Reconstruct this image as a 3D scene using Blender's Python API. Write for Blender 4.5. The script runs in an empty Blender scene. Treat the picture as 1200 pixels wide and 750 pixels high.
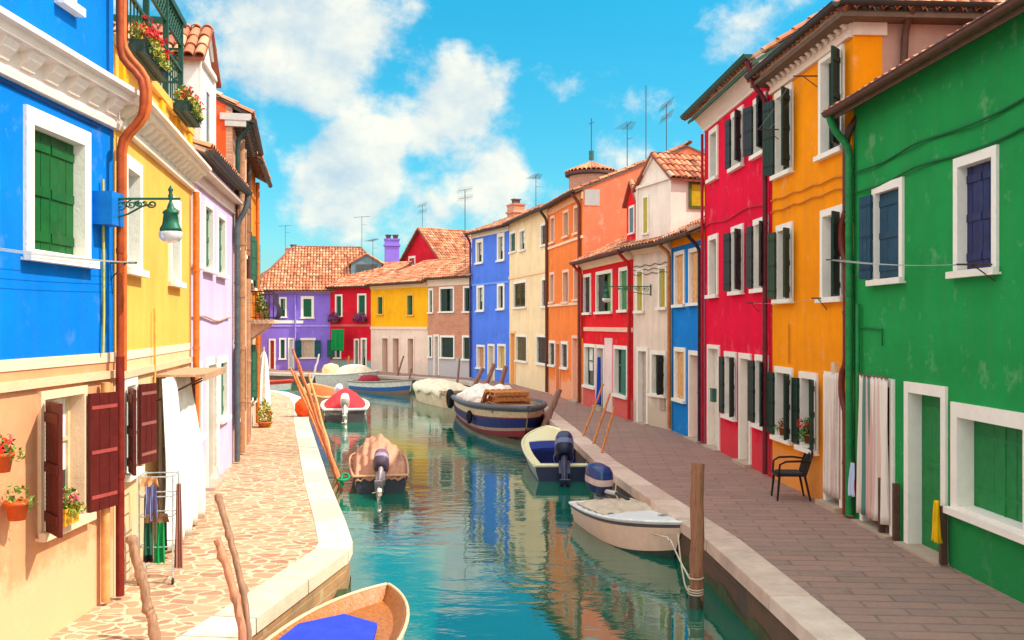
import bpy, math, random
from mathutils import Vector, Matrix
random.seed(7)
sc = bpy.context.scene
R = math.radians
# ------------------------------------------------------------------ camera, sky, sun, exposure
EYE, F, CX, CY = 2.9, 1100.0, 600.0, 380.0
cam_d = bpy.data.cameras.new("camera"); cam = bpy.data.objects.new("camera", cam_d)
sc.collection.objects.link(cam)
cam.location = (0, 0, EYE); cam.rotation_euler = (R(90), 0, 0)
cam_d.lens = 33.0; cam_d.sensor_width = 36.0; cam_d.shift_y = 5/1200
cam_d.clip_start = 0.05; cam_d.clip_end = 5000
sc.camera = cam
sc.view_settings.view_transform = 'Standard'
sc.view_settings.look = 'None'
sc.view_settings.gamma = 1.0
sc.view_settings.use_curve_mapping = False
sc.view_settings.exposure = 1.35
SUN = Vector((.71, -.12, .83)).normalized()
world = bpy.data.worlds.new("World"); sc.world = world; world.use_nodes = True
wn, wl = world.node_tree.nodes, world.node_tree.links
bg = wn['Background']; bg.inputs['Strength'].default_value = 0.13
sky = wn.new('ShaderNodeTexSky'); sky.sky_type = 'NISHITA'; sky.sun_disc = False
sky.sun_elevation = math.asin(SUN.z); sky.sun_rotation = math.atan2(SUN.x, SUN.y)
sky.air_density = 1.0; sky.dust_density = 0.4; sky.ozone_density = 1.5
hs = wn.new('ShaderNodeHueSaturation'); hs.inputs['Hue'].default_value = 0.468; hs.inputs['Saturation'].default_value = 1.3
hs.inputs['Value'].default_value = 1.0
wl.new(sky.outputs[0], hs.inputs['Color'])
tcw = wn.new('ShaderNodeTexCoord')
def wmath(op, a, b=None, c=None, clamp=False):
    n = wn.new('ShaderNodeMath'); n.operation = op; n.use_clamp = clamp
    for i, v in enumerate((a, b, c)):
        if v is None: continue
        if isinstance(v, (int, float)): n.inputs[i].default_value = v
        else: wl.new(v, n.inputs[i])
    return n.outputs[0]
# clouds: fractal billows, gathered round a few directions of the sky
mp = wn.new('ShaderNodeMapping'); mp.inputs['Scale'].default_value = (1, 1, 1.25)
wl.new(tcw.outputs['Generated'], mp.inputs['Vector'])
nz = wn.new('ShaderNodeTexNoise'); nz.inputs['Scale'].default_value = 8.5; nz.inputs['Detail'].default_value = 9
nz.inputs['Roughness'].default_value = .60; nz.inputs['Distortion'].default_value = .0
wl.new(mp.outputs[0], nz.inputs['Vector'])
off = wn.new('ShaderNodeVectorMath'); off.operation = 'ADD'; wl.new(mp.outputs[0], off.inputs[0]); off.inputs[1].default_value = (.022, -.004, .03)
nz3 = wn.new('ShaderNodeTexNoise'); nz3.inputs['Scale'].default_value = 8.5; nz3.inputs['Detail'].default_value = 5
nz3.inputs['Roughness'].default_value = .58; wl.new(off.outputs[0], nz3.inputs['Vector'])
nz2 = wn.new('ShaderNodeTexNoise'); nz2.inputs['Scale'].default_value = 2.2; nz2.inputs['Detail'].default_value = 5
wl.new(mp.outputs[0], nz2.inputs['Vector'])
acc = None
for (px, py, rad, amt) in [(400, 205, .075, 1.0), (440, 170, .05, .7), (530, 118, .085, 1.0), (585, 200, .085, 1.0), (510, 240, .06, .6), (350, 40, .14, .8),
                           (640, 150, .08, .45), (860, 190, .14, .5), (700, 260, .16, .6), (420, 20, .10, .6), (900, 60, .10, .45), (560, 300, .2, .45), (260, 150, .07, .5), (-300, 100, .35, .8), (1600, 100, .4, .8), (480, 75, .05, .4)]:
    d = Vector(((px-CX)/F, 1, (CY-py)/F)).normalized()
    vm = wn.new('ShaderNodeVectorMath'); vm.operation = 'DISTANCE'; wl.new(tcw.outputs['Generated'], vm.inputs[0]); vm.inputs[1].default_value = d
    s = wmath('DIVIDE', vm.outputs['Value'], rad)
    s = wmath('MULTIPLY', wmath('SUBTRACT', 1.25, s, clamp=False), amt)
    s = wmath('MAXIMUM', s, 0.0)
    acc = s if acc is None else wmath('MAXIMUM', acc, s)
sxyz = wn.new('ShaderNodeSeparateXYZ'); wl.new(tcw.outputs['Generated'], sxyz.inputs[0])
cov = wn.new('ShaderNodeMapRange'); cov.interpolation_type = 'SMOOTHSTEP'; wl.new(sxyz.outputs[1], cov.inputs['Value'])     # unseen cloud added behind and beside, for whiter fill light on shaded walls
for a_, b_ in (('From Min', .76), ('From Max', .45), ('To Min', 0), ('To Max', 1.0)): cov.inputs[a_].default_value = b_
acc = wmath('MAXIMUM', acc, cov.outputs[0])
cl = wmath('ADD', wmath('MULTIPLY', acc, .42), wmath('SUBTRACT', nz.outputs['Fac'], .47))
cl = wmath('ADD', cl, wmath('MULTIPLY', wmath('SUBTRACT', nz2.outputs['Fac'], .5), .5))
mr = wn.new('ShaderNodeMapRange'); mr.interpolation_type = 'SMOOTHSTEP'
mr.inputs['From Min'].default_value = .155; mr.inputs['From Max'].default_value = .35
wl.new(cl, mr.inputs['Value'])
cr = wn.new('ShaderNodeValToRGB')
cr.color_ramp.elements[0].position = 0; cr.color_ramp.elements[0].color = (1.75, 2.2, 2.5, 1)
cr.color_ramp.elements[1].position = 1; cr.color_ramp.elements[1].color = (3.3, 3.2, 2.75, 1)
wl.new(wmath('MULTIPLY_ADD', wmath('SUBTRACT', nz.outputs['Fac'], nz3.outputs['Fac']), 3.2, .55, clamp=True), cr.inputs[0])
er = wn.new('ShaderNodeValToRGB'); wl.new(sxyz.outputs[2], er.inputs[0]); e_ = er.color_ramp.elements; e_.new(.34)
for i_, (p_, c_) in enumerate(((0, (.27, .40, .43)), (.34, (.13, .56, .62)), (1, (.5, .7, .75)))): e_[i_].position = p_; e_[i_].color = (*c_, 1)
tn = wn.new('ShaderNodeMix'); tn.data_type = 'RGBA'; tn.blend_type = 'MULTIPLY'; tn.inputs[0].default_value = 1
wl.new(hs.outputs[0], tn.inputs[6]); wl.new(er.outputs[0], tn.inputs[7])
cg = wn.new('ShaderNodeVectorMath'); cg.operation = 'SCALE'; wl.new(cr.outputs[0], cg.inputs[0]); wl.new(wmath('MULTIPLY_ADD', cov.outputs[0], 1.3, 1.0), cg.inputs['Scale'])  # the added out-of-view cloud is made brighter to lift the shaded facades
mx = wn.new('ShaderNodeMix'); mx.data_type = 'RGBA'
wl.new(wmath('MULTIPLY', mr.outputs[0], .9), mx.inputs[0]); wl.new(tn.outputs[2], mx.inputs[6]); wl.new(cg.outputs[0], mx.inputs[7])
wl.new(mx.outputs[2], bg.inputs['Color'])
sun_d = bpy.data.lights.new("sun", 'SUN'); sun = bpy.data.objects.new("sun", sun_d); sc.collection.objects.link(sun)
sun_d.energy = 2.35; sun_d.angle = R(.5); sun_d.color = (1.0, .93, .80)
sun.rotation_euler = SUN.to_track_quat('Z', 'Y').to_euler()

# ------------------------------------------------------------------ materials
_M = {}
def _new(name):
    m = bpy.data.materials.new(name); m.use_nodes = True
    return m, m.node_tree.nodes, m.node_tree.links, m.node_tree.nodes['Principled BSDF']
def _noise(n, l, scale, detail=4, rough=.6, vec=None, dist=0):
    t = n.new('ShaderNodeTexNoise'); t.inputs['Scale'].default_value = scale; t.inputs['Detail'].default_value = detail
    t.inputs['Roughness'].default_value = rough; t.inputs['Distortion'].default_value = dist
    if vec is not None: l.new(vec, t.inputs['Vector'])
    return t.outputs['Fac']
def _ramp(n, l, fac, stops):
    r = n.new('ShaderNodeValToRGB'); e = r.color_ramp.elements
    while len(e) < len(stops): e.new(.5)
    for i, (p, c) in enumerate(stops):
        e[i].position = p; e[i].color = (c[0], c[1], c[2], 1) if not isinstance(c, (int, float)) else (c, c, c, 1)
    l.new(fac, r.inputs[0]); return r.outputs[0]
def _mix(n, l, fac, a, b, mode='MIX'):
    m = n.new('ShaderNodeMix'); m.data_type = 'RGBA'; m.blend_type = mode
    for i, v in ((0, fac), (6, a), (7, b)):
        if isinstance(v, (int, float)): m.inputs[i].default_value = v
        elif isinstance(v, (tuple, list)): m.inputs[i].default_value = (v[0], v[1], v[2], 1)
        else: l.new(v, m.inputs[i])
    return m.outputs[2]
def _bump(n, l, h, bs, strength, dist=.02):
    b = n.new('ShaderNodeBump'); b.inputs['Strength'].default_value = strength; b.inputs['Distance'].default_value = dist
    l.new(h, b.inputs['Height']); l.new(b.outputs[0], bs.inputs['Normal'])
def _map(n, l, scale=(1, 1, 1), rot=(0, 0, 0), out='Object'):
    tc = n.new('ShaderNodeTexCoord'); m = n.new('ShaderNodeMapping'); m.inputs['Scale'].default_value = scale; m.inputs['Rotation'].default_value = rot
    l.new(tc.outputs[out], m.inputs['Vector']); return m.outputs[0]
def dk(c, k): return tuple(min(1, x*k) for x in c[:3])
def lp(a, b, t): return tuple(a[i]*(1-t)+b[i]*t for i in range(3))
def plaster(c, wear=.5, base=(.62, .5, .42)):
    key = ('pl', c, wear)
    if key in _M: return _M[key]
    m, n, l, b = _new('plaster'); v = _map(n, l)
    a = _noise(n, l, .9, 6, .65, v)
    col = _mix(n, l, _ramp(n, l, a, [(.3, 0), (.75, 1)]), dk(c, .80), dk(c, 1.12))
    st = _noise(n, l, 1, 5, .7, _map(n, l, (5, 5, .35)))
    col = _mix(n, l, _ramp(n, l, st, [(.48, 0), (.78, .4*wear+.16)]), col, lp(dk(c, .6), (.2, .18, .17), .25))
    pt = _noise(n, l, 2.3, 8, .7, v)
    col = _mix(n, l, _ramp(n, l, pt, [(.57, 0), (.68, .5*wear+.07)]), col, lp(c, (.75, .7, .62), .38))
    sp = n.new('ShaderNodeSeparateXYZ'); l.new(v, sp.inputs[0])
    ad = n.new('ShaderNodeMath'); ad.operation = 'MULTIPLY_ADD'; l.new(pt, ad.inputs[0]); ad.inputs[1].default_value = -1.15; l.new(sp.outputs[2], ad.inputs[2])
    col = _mix(n, l, _ramp(n, l, ad.outputs[0], [(0.0, .9*wear), (.22, 0)]), col, base)
    l.new(col, b.inputs['Base Color']); b.inputs['Roughness'].default_value = .9; b.inputs['Specular IOR Level'].default_value = .1
    fb = _mix(n, l, .6, _noise(n, l, 26, 6, .7, v), _noise(n, l, 3.0, 4, .6, v))
    _bump(n, l, fb, b, .35, .025)
    _M[key] = m; return m
def paint(c, rough=.5, var=.2, scale=7):
    key = ('pt', c, rough, var)
    if key in _M: return _M[key]
    m, n, l, b = _new('paint'); v = _map(n, l)
    a = _noise(n, l, scale, 6, .7, v)
    col = _mix(n, l, _ramp(n, l, a, [(.35, 0), (.7, 1)]), dk(c, 1-var), dk(c, 1+var*.6))
    g = _noise(n, l, 2.5, 7, .75, v)
    col = _mix(n, l, _ramp(n, l, g, [(.6, 0), (.72, .5*var+.05)]), col, lp(c, (.3, .24, .19), .6))
    l.new(col, b.inputs['Base Color']); b.inputs['Roughness'].default_value = rough; b.inputs['Specular IOR Level'].default_value = .5 if rough < .42 else .2
    _bump(n, l, _noise(n, l, 30, 4, .6, v), b, .15, .01)
    _M[key] = m; return m
def wood(c, rough=.75):
    key = ('wd', c)
    if key in _M: return _M[key]
    m, n, l, b = _new('wood')
    a = _noise(n, l, 4, 8, .7, _map(n, l, (7, 7, .8)), .6)
    col = _ramp(n, l, a, [(.3, dk(c, .45)), (.5, c), (.75, dk(c, 1.45))])
    l.new(col, b.inputs['Base Color']); b.inputs['Roughness'].default_value = rough
    _bump(n, l, a, b, .5, .02)
    _M[key] = m; return m
def metal(c, rough=.4, met=.6):
    key = ('mt', c, rough)
    if key in _M: return _M[key]
    m, n, l, b = _new('metal'); v = _map(n, l)
    col = _mix(n, l, _ramp(n, l, _noise(n, l, 9, 5, .7, v), [(.4, 0), (.7, 1)]), c, dk(c, .6))
    l.new(col, b.inputs['Base Color']); b.inputs['Roughness'].default_value = rough; b.inputs['Metallic'].default_value = met
    _M[key] = m; return m
def fabric(c, c2=None, stripes=0, rough=.9):
    key = ('fb', c, c2, stripes)
    if key in _M: return _M[key]
    m, n, l, b = _new('fabric'); v = _map(n, l)
    col = _mix(n, l, _ramp(n, l, _noise(n, l, 5, 6, .65, v), [(.35, 0), (.7, 1)]), dk(c, .8), dk(c, 1.1))
    if stripes:
        w = n.new('ShaderNodeTexWave'); w.bands_direction = 'X'; w.inputs['Scale'].default_value = stripes; w.inputs['Distortion'].default_value = .6
        l.new(v, w.inputs['Vector'])
        col = _mix(n, l, _ramp(n, l, w.outputs['Fac'], [(.48, 0), (.55, 1)]), col, c2)
    l.new(col, b.inputs['Base Color']); b.inputs['Roughness'].default_value = rough; b.inputs['Specular IOR Level'].default_value = .15
    _bump(n, l, _noise(n, l, 60, 3, .6, v), b, .2, .004)
    _M[key] = m; return m
def leafm(c):
    key = ('lf', c)
    if key in _M: return _M[key]
    m, n, l, b = _new('leaf'); v = _map(n, l)
    col = _mix(n, l, _ramp(n, l, _noise(n, l, 22, 2, .5, v), [(.35, 0), (.65, 1)]), dk(c, .55), dk(c, 1.4))
    l.new(col, b.inputs['Base Color']); b.inputs['Roughness'].default_value = .5
    _M[key] = m; return m
def glass():
    if 'gl' in _M: return _M['gl']
    m, n, l, b = _new('window_glass'); v = _map(n, l)
    col = _mix(n, l, _noise(n, l, 1.5, 3, .5, v), (.012, .016, .018), (.05, .055, .05))
    l.new(col, b.inputs['Base Color']); b.inputs['Roughness'].default_value = .06; b.inputs['Specular IOR Level'].default_value = .6
    _bump(n, l, _noise(n, l, 2, 2, .5, v), b, .04, .05)
    _M['gl'] = m; return m
def tilem():
    if 'tile' in _M: return _M['tile']
    m, n, l, b = _new('roof_tile')
    at = n.new('ShaderNodeAttribute'); at.attribute_name = 'tint'; v = _map(n, l)
    col = _ramp(n, l, at.outputs['Fac'], [(0, (.20, .055, .03)), (.3, (.44, .12, .05)), (.6, (.56, .19, .085)), (.85, (.62, .30, .15)), (1, (.42, .31, .22))])
    col = _mix(n, l, _ramp(n, l, _noise(n, l, 7, 8, .75, v), [(.5, 0), (.72, .75)]), col, (.22, .14, .09))
    col = _mix(n, l, _ramp(n, l, _noise(n, l, 1.1, 5, .7, v), [(.55, 0), (.75, .6)]), col, (.5, .43, .3))
    l.new(col, b.inputs['Base Color']); b.inputs['Roughness'].default_value = .85
    _bump(n, l, _noise(n, l, 40, 4, .6, v), b, .3, .01)
    _M['tile'] = m; return m
def brick(c1, c2, mortar, sc_=1.0, dirt=(.3, .25, .2), rot=(R(90), 0, 0), bw=.26, rh=.075, wear=.5, out='Object', bias=0):
    key = ('br', c1, c2, mortar, rot, bw, rh)
    if key in _M: return _M[key]
    m, n, l, b = _new('brickwork'); v = _map(n, l, (1, 1, 1), rot, out)
    dv = n.new('ShaderNodeTexNoise'); dv.inputs['Scale'].default_value = 6; l.new(v, dv.inputs['Vector'])
    mv = n.new('ShaderNodeVectorMath'); mv.operation = 'MULTIPLY_ADD'; l.new(dv.outputs['Color'], mv.inputs[0]); mv.inputs[1].default_value = (.02, .02, .02); l.new(v, mv.inputs[2])
    t = n.new('ShaderNodeTexBrick'); l.new(mv.outputs[0], t.inputs['Vector'])
    t.inputs['Color1'].default_value = (*c1, 1); t.inputs['Color2'].default_value = (*c2, 1); t.inputs['Mortar'].default_value = (*mortar, 1)
    t.inputs['Scale'].default_value = 1; t.inputs['Mortar Size'].default_value = min(bw, rh)*.09; t.inputs['Mortar Smooth'].default_value = .3
    t.inputs['Brick Width'].default_value = bw; t.inputs['Row Height'].default_value = rh; t.inputs['Bias'].default_value = bias
    col = _mix(n, l, _ramp(n, l, _noise(n, l, 1.6, 8, .7, v), [(.42, 0), (.7, wear)]), t.outputs['Color'], dirt)
    col = _mix(n, l, _ramp(n, l, _noise(n, l, 14, 5, .7, v), [(.4, 0), (.7, .35)]), col, dk(c1, .5))
    l.new(col, b.inputs['Base Color']); b.inputs['Roughness'].default_value = .85
    h = _mix(n, l, .4, t.outputs['Fac'], _noise(n, l, 18, 5, .6, v)); 
    iv = n.new('ShaderNodeInvert'); l.new(h, iv.inputs['Color']); _bump(n, l, iv.outputs[0], b, .5, .012)
    _M[key] = m; return m
def crazy():
    m, n, l, b = _new('crazy_paving'); v = _map(n, l, (1, 1.35, 1), (0, 0, .5))
    dv = n.new('ShaderNodeTexNoise'); dv.inputs['Scale'].default_value = 3.2; dv.inputs['Detail'].default_value = 3; l.new(v, dv.inputs['Vector'])
    mv = n.new('ShaderNodeVectorMath'); mv.operation = 'MULTIPLY_ADD'; l.new(dv.outputs['Color'], mv.inputs[0]); mv.inputs[1].default_value = (.26, .26, .26); l.new(v, mv.inputs[2])
    vo = n.new('ShaderNodeTexVoronoi'); vo.feature = 'DISTANCE_TO_EDGE'; vo.inputs['Scale'].default_value = 4.1; l.new(mv.outputs[0], vo.inputs['Vector'])
    vc = n.new('ShaderNodeTexVoronoi'); vc.inputs['Scale'].default_value = 4.1; l.new(mv.outputs[0], vc.inputs['Vector'])
    sp = n.new('ShaderNodeSeparateXYZ'); l.new(vc.outputs['Color'], sp.inputs[0])
    stone = _ramp(n, l, sp.outputs[0], [(0, (.30, .13, .075)), (.4, (.38, .19, .105)), (.75, (.45, .25, .14)), (1, (.48, .31, .19))])
    stone = _mix(n, l, _ramp(n, l, _noise(n, l, 9, 6, .7, v), [(.4, 0), (.75, .5)]), stone, (.44, .27, .14))
    jn = n.new('ShaderNodeMath'); jn.operation = 'MULTIPLY_ADD'; l.new(_noise(n, l, 7, 4, .6, v), jn.inputs[0]); jn.inputs[1].default_value = -.09; l.new(vo.outputs['Distance'], jn.inputs[2])
    msk = _ramp(n, l, jn.outputs[0], [(.015, 0), (.05, 1)])
    col = _mix(n, l, msk, (.60, .44, .29), stone)
    col = _mix(n, l, _ramp(n, l, _noise(n, l, .7, 6, .7, v), [(.45, 0), (.8, .35)]), col, (.58, .42, .26))
    l.new(col, b.inputs['Base Color']); b.inputs['Roughness'].default_value = .8
    _bump(n, l, _mix(n, l, .3, msk, _noise(n, l, 25, 5, .6, v)), b, .6, .02)
    return m
def stone(c, c2, scale=3, rough=.8):
    c, c2 = tuple(c), tuple(c2); key = ('st', c, c2)
    if key in _M: return _M[key]
    m, n, l, b = _new('stone'); v = _map(n, l)
    col = _mix(n, l, _ramp(n, l, _noise(n, l, scale, 9, .72, v), [(.35, 0), (.7, 1)]), c, c2)
    col = _mix(n, l, _ramp(n, l, _noise(n, l, scale*6, 5, .7, v), [(.55, 0), (.8, .25)]), col, dk(c2, .7))
    l.new(col, b.inputs['Base Color']); b.inputs['Roughness'].default_value = rough
    _bump(n, l, _noise(n, l, 20, 6, .7, v), b, .4, .02)
    _M[key] = m; return m
def waterm():
    m, n, l, b = _new('canal_water'); v = _map(n, l, (.75, 1.5, 1), (0, 0, R(6)))
    b.inputs['Base Color'].default_value = (.0, .11, .068, 1); b.inputs['Roughness'].default_value = .015
    b.inputs['IOR'].default_value = 2.3; b.inputs['Specular IOR Level'].default_value = .8
    a = _noise(n, l, 1.7, 3, .5, v, .6); c = _noise(n, l, 6.5, 3, .5, v, .4)
    big = _noise(n, l, .35, 2, .5, v)
    k = _ramp(n, l, big, [(.35, .25), (.65, 1)])
    h = _mix(n, l, .13, a, c)
    h2 = _mix(n, l, k, (.5, .5, .5), h)
    _bump(n, l, h2, b, .17, .085)
    return m
WHITE = (.86, .78, .69)
# ------------------------------------------------------------------ mesh builder
class MB:
    def __init__(s): s.v = []; s.f = []; s.m = []; s.sm = []; s.t = []
    def face(s, pts, mi=0, sm=False, t=0):
        i = len(s.v); s.v += [tuple(p) for p in pts]; s.f.append(tuple(range(i, i+len(pts)))); s.m.append(mi); s.sm.append(sm); s.t.append(t)
    def grid(s, rows, mi=0, sm=True, closed=False, t=0, flip=False):
        i0 = len(s.v); n = len(rows[0])
        for r in rows: s.v += [tuple(p) for p in r]
        for a in range(len(rows)-1):
            for b in range(n if closed else n-1):
                c = (b+1) % n; q = (i0+a*n+b, i0+a*n+c, i0+(a+1)*n+c, i0+(a+1)*n+b)
                s.f.append(q[::-1] if flip else q); s.m.append(mi(a, b) if callable(mi) else mi); s.sm.append(sm); s.t.append(t)
    def box(s, x0, x1, y0, y1, z0, z1, mi=0, T=None, t=0):
        P = [Vector((x, y, z)) for z in (z0, z1) for y in (y0, y1) for x in (x0, x1)]
        if T: P = [T @ p for p in P]
        i = len(s.v); s.v += [tuple(p) for p in P]
        for q in ((0, 2, 3, 1), (4, 5, 7, 6), (0, 1, 5, 4), (2, 6, 7, 3), (0, 4, 6, 2), (1, 3, 7, 5)):
            s.f.append(tuple(i+k for k in q)); s.m.append(mi); s.sm.append(False); s.t.append(t)
    def tube(s, pts, r, n=8, mi=0, caps=True, sm=True):
        pts = [Vector(p) for p in pts]; rs = r if isinstance(r, (list, tuple)) else [r]*len(pts); rows = []
        up = Vector((0, 0, 1))
        a = None
        for k, p in enumerate(pts):
            d = (pts[min(k+1, len(pts)-1)]-pts[max(k-1, 0)]).normalized()
            if a is None:
                a = d.cross(up)
                if a.length < .3: a = d.cross(Vector((1, 0, 0)))
            else: a = a-d*a.dot(d)          # carry the frame along so the tube never twists
            a.normalize(); b = d.cross(a)
            rows.append([p+(a*math.cos(2*math.pi*j/n)+b*math.sin(2*math.pi*j/n))*rs[k] for j in range(n)])
        s.grid(rows, mi, sm, True)
        if caps: s.face(rows[0], mi); s.face(rows[-1][::-1], mi)
    def lathe(s, prof, c=(0, 0, 0), n=16, mi=0, sm=True):
        rows = [[(c[0]+r*math.cos(2*math.pi*j/n), c[1]+r*math.sin(2*math.pi*j/n), c[2]+z) for j in range(n)] for r, z in prof]
        s.grid(rows, mi, sm, True)
    def prism(s, poly, z0, z1, mi=0, ms=None):
        ms = mi if ms is None else ms
        a = [(p[0], p[1], z0) for p in poly]; b = [(p[0], p[1], z1) for p in poly]
        s.face(b, mi); s.face(a[::-1], mi)
        for i in range(len(poly)):
            j = (i+1) % len(poly); s.face([a[i], a[j], b[j], b[i]], ms)
    def extr(s, prof, x0, x1, mi=0):          # profile in (y,z), swept along x
        a = [(x0, y, z) for y, z in prof]; b = [(x1, y, z) for y, z in prof]
        s.face(a, mi); s.face(b[::-1], mi)
        for i in range(len(prof)):
            j = (i+1) % len(prof); s.face([a[j], a[i], b[i], b[j]], mi)
    def build(s, name, mats, parent=None, smooth_angle=None):
        me = bpy.data.meshes.new(name); me.from_pydata(s.v, [], s.f)
        if not isinstance(mats, (list, tuple)): mats = [mats]
        for m in mats: me.materials.append(m)
        me.polygons.foreach_set('material_index', s.m); me.polygons.foreach_set('use_smooth', s.sm)
        if any(s.t):
            at = me.attributes.new('tint', 'FLOAT', 'FACE'); at.data.foreach_set('value', s.t)
        me.update()
        o = bpy.data.objects.new(name, me); sc.collection.objects.link(o)
        if parent is not None: o.parent = parent
        return o
def tag(o, label=None, cat=None, group=None, kind=None):
    if label: o['label'] = label
    if cat: o['category'] = cat
    if group: o['group'] = group
    if kind: o['kind'] = kind
    return o
def thing(name, label, cat, loc=(0, 0, 0), rz=0, group=None):
    o = bpy.data.objects.new(name, None); sc.collection.objects.link(o); o.empty_display_size = .2
    o.location = loc; o.rotation_euler = (0, 0, rz); return tag(o, label, cat, group)
def copy_tree(o, parent=None):
    c = o.copy(); sc.collection.objects.link(c); c.parent = parent
    for ch in list(o.children): copy_tree(ch, c)
    return c
def W(px, py, z=0.0):       # the point at height z seen at a spot of the survey photograph
    D = F*(EYE-z)/(py-CY); return Vector(((px-CX)/F*D, D, z))
def WD(px, py, D): return Vector(((px-CX)/F*D, D, EYE+(CY-py)/F*D))
WZ = -.6
def leaves(mb, c, r, n, size, mi=0, rnd=random, squash=1):
    for _ in range(n):
        while True:
            q = Vector((rnd.uniform(-1, 1), rnd.uniform(-1, 1), rnd.uniform(-1, 1)))
            if .25 < q.length < 1: break
        p = Vector(c)+Vector((q.x*r[0], q.y*r[1], q.z*r[2]))
        d = Vector((rnd.gauss(0, 1), rnd.gauss(0, 1), rnd.gauss(.4, 1))).normalized(); e = d.orthogonal().normalized()
        e = Matrix.Rotation(rnd.uniform(0, 6.28), 3, d) @ e; s = size*rnd.uniform(.6, 1.3); g = d.cross(e)
        m = mi if isinstance(mi, int) else rnd.choice(mi)
        mb.face([p-e*s, p+g*s*.45+d*s*.15, p+e*s, p-g*s*.45+d*s*.15], m)
# ------------------------------------------------------------------ house kit
def tiled(mb, O, U, V, Lu, Lv, hl=0, hr=0, sp=.2, rl=.36, mi=0, seed=1):
    rnd = random.Random(seed); O, U, V = Vector(O), Vector(U).normalized(), Vector(V).normalized(); N = U.cross(V).normalized()
    if N.z < 0: N = -N
    nc = max(1, int(Lu/sp)); sp = Lu/nc; r = sp*.46
    for c in range(nc):
        s = (c+.5)*sp; top = Lv
        if hl > 0: top = min(top, Lv*s/hl)
        if hr > 0: top = min(top, Lv*(Lu-s)/hr)
        nr = max(1, int(math.ceil(top/rl)))
        for k in range(nr):
            a = k*rl; b = min(top, a+rl*1.12)
            if b-a < .05: continue
            js, jn = rnd.gauss(0, .006), rnd.gauss(0, .006); tt = max(.02, min(1, rnd.gauss(.5, .25)))
            rows = []
            for vv, rr, hh in ((a, r*1.06, .03), (b, r*.86, .006)):
                rows.append([O+U*(s+js+rr*math.cos(g))+V*vv+N*(hh+jn+rr*.85*math.sin(g)) for g in (math.pi, 2.5, 1.85, 1.29, .64, 0)])
            mb.grid(rows, mi, True, t=tt)
            e = rows[0]; cen = [p-N*.022 for p in e]
            mb.grid([cen, e], mi, False, t=tt*.8)
def board_leaf(mb, w, z0, z1, T, th=.035, nb=3, louvre=False, both=True):
    if louvre:
        mb.box(0, .05, -th/2, th/2, z0, z1, 0, T); mb.box(w-.05, w, -th/2, th/2, z0, z1, 0, T)
        mb.box(.05, w-.05, -th/2, th/2, z0, z0+.07, 0, T); mb.box(.05, w-.05, -th/2, th/2, z1-.07, z1, 0, T)
        z = z0+.09; st = max(.045, (z1-z0)/30)
        while z < z1-.1:
            X = T @ Matrix.Translation((w/2, 0, z)) @ Matrix.Rotation(R(35), 4, 'X'); mb.box(-w/2+.05, w/2-.05, -.022, .022, -.005, .005, 0, X); z += st
        return
    for k in range(nb):
        mb.box(w*k/nb+.003, w*(k+1)/nb-.003, -th/2+(.002 if k % 2 else 0), th/2, z0+.002*k, z1-.002*k, 0, T)
    for f in (.12, .5, .88):
        z = z0+(z1-z0)*f; mb.box(.012, w-.012, -th/2-.014, -th/2+.001, z-.045, z+.045, 0, T)
        if both: mb.box(.02, w-.02, th/2-.001, th/2+.006, z-.018, z+.018, 1, T)
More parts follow.
